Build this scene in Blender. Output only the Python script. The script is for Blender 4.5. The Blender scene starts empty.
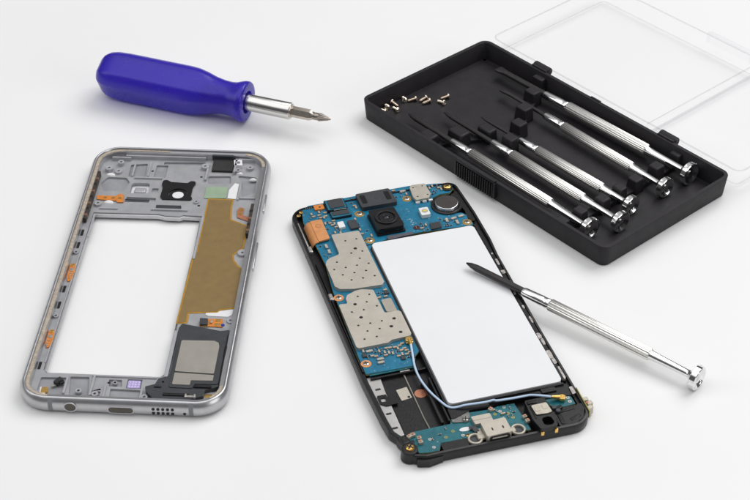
import bpy, math, random
from mathutils import Vector, Matrix
from mathutils.geometry import tessellate_polygon
D = {
'L_window': [[-28.75,33.41],[-15.27,33.54],[-3.77,33.82],[0.28,32.52],[4.75,33.42],[7.22,32.28],[11.55,32.85],[12.31,11.42],[11.87,5.38],[12.09,-30.52],[11.56,-38.62],[11.98,-55.27],[11.39,-57.59],[7.28,-57.57],[-3.02,-57.36],[-16.73,-57.43],[-28.82,-57.11]],
'L_gold': [[13.16,45.18],[23.27,45.11],[23.07,40.52],[23.95,32.2],[30.91,28.3],[30.9,23.16],[30.79,14.53],[29.16,12.61],[27.41,10.1],[28.15,7.14],[30.24,3.68],[32.65,2.05],[32.47,-2.66],[33.05,-20.08],[26.89,-21.77],[25.65,-23.17],[15.78,-24.07],[16.06,-29.44],[11.91,-30.12],[12.55,9.84],[13.24,10.49]],
'L_goldpts': [[13.41,11.71],[13.75,37.39]],
'L_whitegap': [[26.93,-22.04],[31.26,-20.96],[31.1,-24.02],[29.83,-25.2],[22.69,-25.06],[21.09,-23.77]],
'L_green': [[11.57,52.59],[19.98,52.74],[20.32,45.45],[11.64,44.95]],
'L_whitefilm': [[22.36,55.7],[24.0,55.12],[24.05,45.15],[20.68,45.61],[20.6,50.91]],
'L_foam': [[12.1,70.82],[20.1,70.93],[20.53,62.65],[12.36,62.87]],
'L_foamtop': [[11.4,73.66],[19.82,73.8],[20.37,69.27],[12.43,68.96]],
'L_cam': [[-5.85,55.09],[-4.91,56.16],[-3.24,55.58],[-1.86,54.3],[3.31,53.93],[4.24,55.67],[5.96,56.11],[6.93,54.81],[6.72,52.11],[5.84,50.06],[6.21,46.1],[7.07,44.17],[6.4,43.47],[-4.11,43.53],[-5.19,45.44],[-5.12,47.43],[-4.75,50.11]],
'L_camhole': [[1.23,46.8],[-1.09,46.67],[0.89,49.1],[3.55,46.94],[1.58,44.51]],
'L_lens2': [[-17.92,53.46],[-11.39,54.51],[-10.44,47.54],[-17.42,47.14]],
'L_boss': [[-28.51,61.71],[-24.3,66.1],[9.68,67.71],[27.33,67.0],[25.83,66.22],[-28.18,38.62]],
'L_whiteblob': [[29.14,58.2],[22.56,63.62],[-24.69,40.78]],
'L_dots': [[-11.24,62.15],[8.83,59.41],[10.29,40.52],[-26.13,52.99],[-8.4,50.65],[30.59,11.39],[31.42,-26.67]],
'L_pocket': [[-20.47,65.97],[-13.81,68.1],[-13.17,58.14],[-19.96,58.43]],
'L_pocket2': [[-30.49,53.07],[-28.22,57.95],[-20.52,57.04],[-18.87,54.42],[-19.9,48.99],[-28.33,47.84]],
'L_pocket3': [[11.1,60.22],[20.14,60.74],[20.81,55.36],[11.83,54.84]],
'L_orangeflex': [[-29.99,44.39],[-22.14,44.19],[-21.99,45.52],[-19.86,45.64],[-18.94,40.43],[-21.44,40.28],[-22.0,41.23],[-29.5,41.79]],
'L_slot': [[-6.28,39.89],[3.42,39.79],[3.71,37.86],[-5.92,37.63]],
'L_whitelabel': [[20.33,69.62],[23.5,69.8],[24.16,66.02],[20.76,66.17]],
'L_keyL': [[-32.32,57.61],[-31.99,27.33]],
'L_keyR': [[32.15,39.37],[32.92,21.04]],
'L_coppR': [[26.26,39.78],[27.87,39.22],[28.02,34.72],[32.04,33.04],[31.58,30.47],[25.89,33.32],[25.34,37.79]],
'L_slots': [[-32.08,20.86],[-31.88,13.14],[-31.65,-12.92],[-31.6,-21.99],[-31.46,-54.45]],
'L_railboss': [[-31.3,8.3],[-30.53,-28.92],[-32.72,28.06]],
'L_flexA': [[-31.09,0.91],[-29.84,-8.99]],
'L_flexB': [[-30.81,-35.9],[-30.03,-45.46]],
'L_yellow': [[-28.27,-65.09],[-26.08,-64.97],[-25.73,-67.43],[-28.08,-67.57]],
'L_blackblob': [[-22.56,-61.92]],
'L_pock4': [[-19.6,-59.38],[-13.12,-59.25],[-11.73,-69.15],[-18.34,-69.04]],
'L_purple': [[0.39,-60.07],[4.65,-60.08],[4.77,-63.83],[0.53,-63.82]],
'L_pock5': [[-4.34,-64.27],[4.73,-64.74],[5.05,-68.68],[-3.71,-68.69]],
'L_pock6': [[-6.29,-60.12],[-1.85,-60.12],[-1.24,-63.59],[-5.65,-63.6]],
'L_pockB': [[-10.33,-67.59],[-6.47,-68.36]],
'L_speaker': [[14.52,-31.74],[20.34,-32.98],[28.51,-34.93],[31.4,-34.23],[32.82,-35.76],[32.91,-42.12],[32.86,-60.61],[32.31,-62.89],[30.13,-64.26],[27.25,-65.41],[26.99,-68.38],[22.91,-70.33],[14.73,-71.54],[10.67,-71.28],[9.69,-69.38],[7.49,-67.05],[6.85,-64.81],[10.08,-63.42],[10.78,-60.58],[14.09,-59.18],[14.37,-56.13],[13.76,-34.17]],
'L_plate': [[15.85,-41.54],[27.06,-41.11],[28.58,-42.08],[29.16,-43.88],[29.57,-61.02],[21.98,-61.46],[22.11,-63.75],[16.16,-63.69]],
'L_platestep': [[15.99,-58.79],[29.78,-59.51]],
'L_conn': [[20.32,-30.9],[20.84,-27.05],[28.27,-26.79],[28.65,-31.13]],
'L_connchip': [[20.25,-27.68],[23.11,-27.79],[23.37,-31.05],[20.53,-30.94]],
'L_silver': [[19.79,-69.51],[20.98,-68.46],[24.0,-68.53],[24.32,-70.71],[20.01,-70.96]],
'L_pad2': [[27.44,-66.07],[29.78,-65.93],[29.9,-68.14],[27.57,-68.28]],
'L_jack': [[-16.62,3.46]],
'L_usb': [[-3.61,2.98],[4.38,2.55]],
'L_grill': [[11.25,3.65],[12.79,3.67],[14.35,3.69],[15.96,3.71],[17.49,3.73],[11.11,1.97],[12.65,1.99],[14.22,2.01],[15.83,2.03],[17.37,2.05],[21.48,2.12]],
'L_bands': [[-23.26,4.0],[23.79,3.38]],
'R_pcb': [[-29.51,69.11],[-26.3,71.66],[-20.09,71.71],[-11.68,72.61],[-1.12,72.91],[7.87,73.14],[14.73,73.19],[24.63,71.85],[31.25,70.23],[30.78,66.88],[28.56,64.42],[24.68,64.54],[21.36,63.12],[19.37,60.23],[19.04,56.0],[20.28,52.68],[22.73,51.35],[28.8,50.75],[29.99,49.05],[29.79,46.12],[30.88,43.49],[30.18,42.05],[25.92,42.33],[16.2,43.2],[8.62,43.51],[-3.34,42.93],[-9.85,40.72],[-10.82,39.42],[-10.99,20.88],[-10.75,13.6],[-10.91,-20.56],[-13.03,-22.65],[-15.24,-27.7],[-32.1,-27.25],[-32.11,-17.51],[-31.58,-0.51],[-31.16,11.43],[-30.91,19.01],[-29.39,34.43],[-29.63,41.99],[-30.63,61.8]],
'R_shield1': [[-23.06,49.87],[-12.87,49.55],[-12.37,48.86],[-12.12,17.48],[-13.32,16.04],[-23.52,16.57],[-28.51,17.92],[-29.97,19.92],[-29.86,22.76],[-29.77,32.96],[-29.0,34.95],[-27.47,36.36],[-23.72,37.49],[-23.22,38.47]],
'R_sh1holes': [[-19.03,44.82],[-14.7,44.83],[-16.74,39.33],[-14.63,37.04],[-18.93,37.04],[-16.77,33.17],[-25.44,33.3],[-18.89,29.5],[-14.49,29.37],[-23.21,29.38],[-27.58,29.36],[-21.02,25.58],[-16.61,25.58],[-25.4,25.49],[-14.41,21.79],[-18.87,21.73],[-23.15,21.78]],
'R_shield2': [[-31.39,9.75],[-28.19,9.22],[-28.06,12.12],[-27.02,13.92],[-23.63,15.47],[-21.42,15.66],[-17.25,14.25],[-17.04,0.65],[-11.99,0.64],[-11.35,-0.38],[-11.37,-12.6],[-11.96,-13.63],[-18.86,-13.97],[-20.5,-15.07],[-31.12,-15.06],[-31.72,-14.1]],
'R_sh2holes': [[-23.64,12.07],[-19.35,12.06],[-21.42,8.29],[-25.78,8.16],[-18.58,5.1],[-23.64,4.36],[-28.0,4.33],[-25.74,0.61],[-19.29,-3.28],[-23.52,-3.33],[-27.88,-3.33],[-14.78,-3.23],[-16.96,-7.07],[-21.22,-7.09],[-25.64,-7.15],[-14.72,-10.88],[-23.4,-10.86],[-27.86,-10.97]],
'R_shield3': [[-16.51,8.26],[-15.82,9.15],[-12.33,9.13],[-11.83,8.13],[-11.76,1.4],[-12.48,0.79],[-16.03,1.01],[-16.44,2.13]],
'R_ear': [[-7.62,70.76],[-6.76,71.57],[5.9,71.53],[6.55,69.68],[7.0,62.81],[6.19,61.75],[-6.75,62.2],[-7.58,63.1]],
'R_cam': [[-5.52,58.25],[2.96,57.97],[3.66,57.12],[4.64,46.51],[3.66,45.63],[-5.07,46.28],[-5.83,46.9],[-6.07,57.21]],
'R_camlens': [[-0.47,52.95]],
'R_chipA': [[-19.42,71.4],[-12.6,71.0],[-12.75,64.54],[-20.07,64.71]],
'R_chipAin': [[-18.55,70.57],[-13.47,70.44],[-13.25,64.93],[-18.87,64.75]],
'R_chipB': [[-19.73,64.21],[-18.35,64.92],[-12.09,64.35],[-11.9,60.84],[-12.66,59.86],[-19.22,60.07],[-19.85,61.21]],
'R_orange': [[-28.46,60.2],[-23.97,60.45],[-24.25,47.8],[-28.35,47.18]],
'R_orangeside': [[-29.68,60.61],[-28.26,60.98],[-28.16,47.94],[-29.6,47.76],[-31.05,46.66]],
'R_orange2': [[-24.61,70.51],[-20.68,70.35],[-20.9,67.38],[-24.63,67.48]],
'R_led': [[-18.77,57.2],[-16.39,57.28],[-16.4,53.74],[-18.81,53.54]],
'R_chipC': [[-14.81,57.29],[-11.52,57.1],[-11.23,51.96],[-14.79,51.84]],
'R_chipD': [[-21.97,54.13],[-20.18,54.25],[-19.95,51.58],[-21.73,51.46]],
'R_rings': [[-8.93,62.65],[-9.8,43.9],[11.44,65.18],[28.8,44.43]],
'R_ringsLow': [[-30.01,14.89],[-30.87,-22.46]],
'R_goldscrewT': [[28.59,67.76]],
'R_goldpads': [[-30.08,67.76],[-31.34,67.47]],
'R_shield4': [[13.99,69.84],[15.01,71.27],[20.54,70.95],[20.67,63.71],[19.09,61.45],[13.89,61.36],[13.46,63.8]],
'R_flash': [[13.3,56.35],[17.07,56.23],[16.4,51.08],[12.51,50.78]],
'R_motor': [[24.57,56.52],[19.83,57.93],[29.3,55.11]],
'R_hole': [[9.39,46.54]],
'R_chipE': [[14.74,47.18],[18.94,47.24],[18.48,43.44],[14.29,43.38]],
'R_caps': [[21.69,47.31],[24.57,47.78],[27.74,48.16],[25.07,45.25],[11.18,70.05],[-26.29,44.75],[-25.85,41.46],[23.55,69.84],[-8.05,74.05],[-8.13,70.98],[0.77,73.84],[-26.86,-23.32]],
'R_strip': [[-3.03,43.95],[7.12,43.78],[6.85,42.3],[-3.3,41.78]],
'R_capzone1': [[-20.68,64.58],[-19.14,60.13],[-21.38,59.14],[-19.71,52.43],[-16.85,52.88]],
'R_battery': [[-10.38,38.52],[-8.39,40.41],[-3.91,41.05],[25.35,40.74],[29.06,40.62],[29.83,39.41],[30.24,-4.94],[30.33,-49.28],[28.84,-50.3],[18.31,-50.64],[1.66,-50.56],[-8.15,-50.48],[-10.28,-49.54],[-9.87,-23.46],[-10.36,13.65]],
'R_coax': [[-13.24,-16.44],[-13.93,-14.58],[-11.76,-15.78],[-13.22,-18.09]],
'R_cable': [[-13.38,-18.34],[-14.08,-22.49],[-15.29,-29.12],[-15.44,-35.15],[-14.38,-41.71],[-12.42,-47.51],[-10.63,-51.14],[-7.74,-52.3],[-4.18,-52.9],[1.19,-53.39],[4.3,-53.25],[5.6,-53.84],[11.54,-54.29],[14.87,-54.36],[17.34,-54.59],[21.35,-56.19],[23.47,-57.33]],
'R_goldplug': [[23.5,-57.24],[25.99,-58.34],[26.91,-59.63]],
'R_silverplate': [[-32.07,-27.14],[-27.46,-27.72],[-27.77,-32.88],[-27.99,-35.93],[-28.04,-57.52],[-31.5,-58.2],[-32.17,-50.88]],
'R_spslots': [[-29.79,-34.07],[-29.74,-46.49],[-29.71,-53.61]],
'R_tab': [[-31.08,-38.04],[-28.23,-37.86],[-28.14,-40.45],[-26.27,-41.77],[-26.31,-43.04],[-29.72,-42.78],[-30.96,-41.14]],
'R_tabhole': [[-30.08,-39.72]],
'R_floor': [[-27.41,-27.57],[-15.24,-28.01],[-14.29,-36.21],[-12.82,-48.98],[-10.84,-54.59],[-12.24,-56.66],[-26.74,-57.75],[-27.88,-55.94]],
'R_beige': [[-24.08,-35.81],[-20.15,-35.21],[-19.99,-40.75],[-23.76,-41.37]],
'R_disc': [[-16.19,-39.66]],
'R_line': [[-19.27,-28.75],[-19.21,-51.43],[-18.96,-57.94]],
'R_pcb2': [[-27.58,-59.93],[-25.89,-58.24],[-12.26,-58.13],[-11.42,-56.15],[-4.33,-54.76],[2.49,-55.29],[5.42,-54.59],[11.12,-54.82],[11.8,-62.01],[12.14,-68.09],[-8.65,-66.05],[-18.04,-65.67],[-19.66,-68.83],[-22.81,-68.8],[-26.13,-68.19],[-26.64,-65.99]],
'R_usb': [[-3.38,-63.44],[4.72,-62.44],[5.14,-63.07],[4.81,-68.34],[3.98,-69.64],[-3.2,-69.94],[-3.42,-69.17]],
'R_usbblk': [[-5.32,-57.99],[1.06,-58.1],[0.9,-61.63],[-4.79,-61.92]],
'R_usbear': [[-6.87,-67.19],[6.85,-67.07]],
'R_mscrew': [[-6.91,-58.07]],
'R_oval': [[-8.5,-61.79]],
'R_jack': [[14.23,-56.65],[20.81,-56.78],[20.98,-68.74],[19.44,-71.12],[14.09,-71.63],[13.33,-70.35]],
'R_jacksilver': [[14.99,-60.41],[20.31,-60.03],[20.5,-64.78],[18.99,-65.41],[15.42,-64.85]],
'R_jackhole': [[18.16,-67.19]],
'R_pcb3': [[21.81,-56.57],[30.08,-55.2],[30.03,-60.85],[26.98,-61.04],[22.96,-60.2],[22.3,-59.28]],
'R_goldscrewB': [[-28.83,-66.32]],
'R_contact': [[34.28,-58.51],[35.93,-57.98],[35.25,-64.9],[33.36,-65.59]],
'R_contactstem': [[31.82,-56.7],[32.03,-65.9]],
'R_sidemetal': [[30.42,22.6],[30.99,17.13],[30.98,0.15],[30.94,-8.65],[30.96,-16.14],[31.0,-26.84],[30.71,-37.16],[30.79,-46.26],[30.83,-52.56],[31.1,-57.28]],
'R_usbpad': [[12.23,-63.1],[12.49,-66.15],[-24.05,-62.11],[-24.14,-64.5],[-27.96,-60.46]],
'R_pcb2dots': [[-20.95,-63.09],[-15.68,-63.69],[-12.6,-61.68],[-10.08,-64.38],[5.34,-57.11],[7.55,-58.77],[3.27,-58.0],[-20.86,-66.97],[7.27,-55.67],[8.47,-61.04]],
'R_lump': [[7.55,-70.33],[21.59,-70.12],[32.73,-67.0]],
'R_backbar': [[-11.13,-52.04],[29.68,-50.88],[30.42,-56.27],[-10.44,-57.24]],
}

S = 0.001                      # everything below is written in millimetres
PI = math.pi
rnd = random.Random(7)
SC = bpy.context.scene
COL = SC.collection

# ------------------------------------------------------------------ materials
def new_mat(name):
    m = bpy.data.materials.new(name); m.use_nodes = True
    return m, m.node_tree.nodes, m.node_tree.links, m.node_tree.nodes['Principled BSDF']

def mat(name, col, rough=0.5, metal=0.0, var=0.08, vscale=300, bump=0.0, bscale=2500, rvar=0.06, **kw):
    """Principled material with procedural colour / roughness variation and optional fine bump."""
    m, N, L, b = new_mat(name)
    b.inputs['Metallic'].default_value = metal
    tc = N.new('ShaderNodeTexCoord')
    n = N.new('ShaderNodeTexNoise'); n.inputs['Scale'].default_value = vscale; n.inputs['Detail'].default_value = 5
    L.new(tc.outputs['Object'], n.inputs['Vector'])
    r = N.new('ShaderNodeValToRGB')
    r.color_ramp.elements[0].position = .3; r.color_ramp.elements[1].position = .7
    r.color_ramp.elements[0].color = (*[max(0, c*(1-var)) for c in col], 1)
    r.color_ramp.elements[1].color = (*[min(1, c*(1+var)) for c in col], 1)
    L.new(n.outputs['Fac'], r.inputs['Fac']); L.new(r.outputs['Color'], b.inputs['Base Color'])
    mr = N.new('ShaderNodeMapRange')
    mr.inputs['To Min'].default_value = max(0, rough-rvar); mr.inputs['To Max'].default_value = min(1, rough+rvar)
    n2 = N.new('ShaderNodeTexNoise'); n2.inputs['Scale'].default_value = vscale*2.7; n2.inputs['Detail'].default_value = 3
    L.new(tc.outputs['Object'], n2.inputs['Vector'])
    L.new(n2.outputs['Fac'], mr.inputs['Value']); L.new(mr.outputs['Result'], b.inputs['Roughness'])
    if bump:
        n3 = N.new('ShaderNodeTexNoise'); n3.inputs['Scale'].default_value = bscale; n3.inputs['Detail'].default_value = 2
        L.new(tc.outputs['Object'], n3.inputs['Vector'])
        bp = N.new('ShaderNodeBump'); bp.inputs['Strength'].default_value = bump; bp.inputs['Distance'].default_value = 0.0001
        L.new(n3.outputs['Fac'], bp.inputs['Height']); L.new(bp.outputs['Normal'], b.inputs['Normal'])
    for k, v in kw.items():
        b.inputs[k].default_value = v
    return m

def board_mat(name, base, dark):
    """solder mask with faint copper traces under it"""
    m, N, L, b = new_mat(name)
    tc = N.new('ShaderNodeTexCoord')
    w = N.new('ShaderNodeTexVoronoi'); w.feature = 'F1'; w.distance = 'MANHATTAN'; w.inputs['Scale'].default_value = 520
    L.new(tc.outputs['Object'], w.inputs['Vector'])
    n = N.new('ShaderNodeTexNoise'); n.inputs['Scale'].default_value = 160; n.inputs['Detail'].default_value = 4
    L.new(tc.outputs['Object'], n.inputs['Vector'])
    r = N.new('ShaderNodeValToRGB'); r.color_ramp.interpolation = 'LINEAR'
    r.color_ramp.elements[0].position = .25; r.color_ramp.elements[0].color = (*dark, 1)
    r.color_ramp.elements[1].position = .6; r.color_ramp.elements[1].color = (*base, 1)
    L.new(n.outputs['Fac'], r.inputs['Fac'])
    mx = N.new('ShaderNodeMix'); mx.data_type = 'RGBA'; mx.blend_type = 'MULTIPLY'
    r2 = N.new('ShaderNodeValToRGB'); r2.color_ramp.elements[0].color = (.72, .78, .8, 1); r2.color_ramp.elements[0].position = .35
    r2.color_ramp.elements[1].color = (1.0, 1.0, 1.0, 1); r2.color_ramp.elements[1].position = .5
    L.new(w.outputs['Distance'], r2.inputs['Fac'])
    mx.inputs['Factor'].default_value = .8
    L.new(r.outputs['Color'], mx.inputs['A']); L.new(r2.outputs['Color'], mx.inputs['B'])
    vd = N.new('ShaderNodeTexVoronoi'); vd.inputs['Scale'].default_value = 620; vd.inputs['Randomness'].default_value = 1
    L.new(tc.outputs['Object'], vd.inputs['Vector'])
    lt = N.new('ShaderNodeMath'); lt.operation = 'LESS_THAN'; lt.inputs[1].default_value = .16; L.new(vd.outputs['Distance'], lt.inputs[0])
    n5 = N.new('ShaderNodeTexNoise'); n5.inputs['Scale'].default_value = 190; L.new(tc.outputs['Object'], n5.inputs['Vector'])
    gt = N.new('ShaderNodeMath'); gt.operation = 'GREATER_THAN'; gt.inputs[1].default_value = .5; L.new(n5.outputs['Fac'], gt.inputs[0])
    an = N.new('ShaderNodeMath'); an.operation = 'MULTIPLY'; L.new(lt.outputs[0], an.inputs[0]); L.new(gt.outputs[0], an.inputs[1])
    m2 = N.new('ShaderNodeMix'); m2.data_type = 'RGBA'; L.new(an.outputs[0], m2.inputs['Factor']); L.new(mx.outputs['Result'], m2.inputs['A'])
    m2.inputs['B'].default_value = (.20, .30, .30, 1)
    L.new(m2.outputs['Result'], b.inputs['Base Color'])
    bp = N.new('ShaderNodeBump'); bp.inputs['Strength'].default_value = .25; bp.inputs['Distance'].default_value = .00008
    L.new(w.outputs['Distance'], bp.inputs['Height']); L.new(bp.outputs['Normal'], b.inputs['Normal'])
    b.inputs['Roughness'].default_value = .38
    return m

def clear_mat(name, tint=(.998, .998, .998, 1), ior=1.22):
    m, N, L, b = new_mat(name)
    out = N['Material Output']; N.remove(b)
    tr = N.new('ShaderNodeBsdfTransparent'); tr.inputs['Color'].default_value = tint
    gl = N.new('ShaderNodeBsdfGlossy'); gl.inputs['Roughness'].default_value = .04
    gl.inputs['Color'].default_value = (1, 1, 1, 1)
    tc = N.new('ShaderNodeTexCoord'); n = N.new('ShaderNodeTexNoise'); n.inputs['Scale'].default_value = 45
    L.new(tc.outputs['Object'], n.inputs['Vector'])
    bp = N.new('ShaderNodeBump'); bp.inputs['Strength'].default_value = .2; bp.inputs['Distance'].default_value = .0004
    L.new(n.outputs['Fac'], bp.inputs['Height']); L.new(bp.outputs['Normal'], gl.inputs['Normal'])
    fr = N.new('ShaderNodeFresnel'); fr.inputs['IOR'].default_value = ior
    ge = N.new('ShaderNodeNewGeometry'); sb = N.new('ShaderNodeMath'); sb.operation = 'SUBTRACT'; sb.inputs[0].default_value = 1
    L.new(ge.outputs['Backfacing'], sb.inputs[1])
    mu = N.new('ShaderNodeMath'); mu.operation = 'MULTIPLY'; L.new(fr.outputs['Fac'], mu.inputs[0]); L.new(sb.outputs[0], mu.inputs[1])
    mx = N.new('ShaderNodeMixShader')
    L.new(mu.outputs[0], mx.inputs['Fac']); L.new(tr.outputs['BSDF'], mx.inputs[1]); L.new(gl.outputs['BSDF'], mx.inputs[2])
    L.new(mx.outputs['Shader'], out.inputs['Surface'])
    return m

MT = dict(
    table=mat('white_tabletop', (.80, .80, .80), .55, var=.012, vscale=9, rvar=.03, bump=.04, bscale=900),
    alu=mat('satin_grey_aluminium', (.50, .50, .515), .32, .9, var=.05, bump=.08, bscale=6000),
    alu_edge=mat('bright_cut_metal_edge', (.72, .72, .74), .25, .95, var=.04),
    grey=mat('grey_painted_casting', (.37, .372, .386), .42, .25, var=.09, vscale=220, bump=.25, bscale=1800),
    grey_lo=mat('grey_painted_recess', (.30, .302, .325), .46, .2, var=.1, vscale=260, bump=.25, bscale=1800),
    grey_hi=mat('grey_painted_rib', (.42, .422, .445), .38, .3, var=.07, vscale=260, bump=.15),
    glue=mat('beige_dried_adhesive', (.40, .34, .27), .6, var=.25, vscale=900, bump=.6, bscale=2500),
    plast=mat('black_moulded_plastic', (.008, .0076, .009), .34, var=.3, vscale=250, rvar=.12, bump=.5, bscale=2200, **{'Specular IOR Level': .42}),
    plast_tray=mat('charcoal_case_plastic', (.0172, .0150, .0176), .5, var=.18, vscale=130, rvar=.12, bump=.45, bscale=3500, **{'Specular IOR Level': .3}),
    plast_gloss=mat('glossy_black_plastic', (.009, .009, .010), .2, var=.2),
    rubber=mat('dark_foam', (.02, .02, .021), .8, var=.2, bump=.5),
    dgrey=mat('dark_grey_plastic', (.035, .037, .042), .5, var=.15, bump=.2),
    film=mat('brown_antenna_film', (.27, .18, .072), .38, .3, var=.07, vscale=300, bump=.2, bscale=1500),
    film_edge=mat('amber_film_edge', (.42, .22, .02), .4, .1, var=.15, vscale=500),
    green=mat('pale_green_tape', (.27, .36, .25), .55, var=.08),
    white=mat('white_film', (.74, .74, .75), .45, var=.03),
    batt=mat('white_battery_wrap', (.76, .765, .78), .5, var=.012, vscale=60, bump=.05, bscale=700),
    orange=mat('orange_flex_circuit', (.72, .25, .05), .35, .25, var=.15, vscale=700),
    orangel=mat('copper_orange_shield', (.66, .29, .11), .45, .2, var=.1, vscale=500, bump=.2),
    gold=mat('gold_contact', (.83, .52, .16), .25, .95, var=.1, vscale=900),
    copper=mat('copper_disc', (.55, .23, .14), .4, .6, var=.15, vscale=900),
    silver=mat('silver_solder', (.52, .50, .47), .36, .85, var=.1, vscale=900),
    shield=mat('nickel_shield_can', (.55, .505, .44), .42, .55, var=.06, vscale=150, rvar=.08, bump=.3, bscale=900),
    beige=mat('beige_metal', (.50, .46, .39), .42, .4, var=.07, vscale=500),
    spplate=mat('brushed_speaker_plate', (.50, .47, .42), .34, .75, var=.05, vscale=120, bump=.1),
    hole=mat('black_opening', (.006, .006, .006), .7, var=.1),
    holem=mat('brown_shadowy_port', (.09, .08, .065), .6, var=.2),
    cer=mat('tan_ceramic', (.50, .36, .22), .45, var=.2, vscale=900),
    chip=mat('dark_chip_epoxy', (.04, .042, .047), .45, var=.12, vscale=800, bump=.15),
    chipblue=board_mat('chip_substrate_blue', (.01, .16, .24), (.01, .10, .17)),
    purple=mat('lilac_contact_label', (.42, .34, .62), .5, var=.15, vscale=900),
    pcb=board_mat('blue_circuit_board', (.004, .165, .285), (.003, .12, .215)),
    pcb2=board_mat('teal_circuit_board', (.004, .135, .165), (.003, .09, .12)),
    pcbedge=mat('board_gilded_edge', (.30, .28, .08), .45, .3, var=.2),
    cable=mat('pale_blue_coax_sheath', (.50, .64, .82), .4, var=.05),
    chrome=mat('chrome_plate', (.84, .84, .84), .10, 1, var=.01, rvar=.008, vscale=80),
    nickel=mat('nickel_plate', (.66, .65, .63), .2, 1, var=.02, rvar=.015, vscale=80),
    knurl=mat('knurled_nickel', (.80, .785, .75), .3, 1, var=.03, rvar=.02, vscale=200),
    blade=mat('blackened_steel', (.035, .032, .032), .38, .35, var=.15, vscale=700, bump=.15),
    bit=mat('warm_steel_bit', (.62, .56, .49), .3, 1, var=.08, vscale=700),
    bitdark=mat('worn_steel_tip', (.33, .29, .26), .33, 1, var=.2, vscale=1200, bump=.2),
    screw=mat('nickel_screw', (.86, .76, .64), .26, 1, var=.06, vscale=900),
    blue=mat('translucent_blue_handle', (.045, .022, .52), .28, var=.06, vscale=40, bump=.05, bscale=1500,
             **{'Transmission Weight': .4, 'IOR': 1.42, 'Subsurface Weight': .3, 'Subsurface Scale': .003}),
    bare=mat('worn_bare_metal', (.42, .39, .37), .45, .5, var=.35, vscale=900, bump=.4),
    clear=clear_mat('clear_styrene'), clear_rim=clear_mat('clear_styrene_rim', (.945, .945, .955, 1), 1.6), clear_edge=clear_mat('clear_styrene_edge', (.985, .986, .990, 1), 1.33),
)

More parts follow.
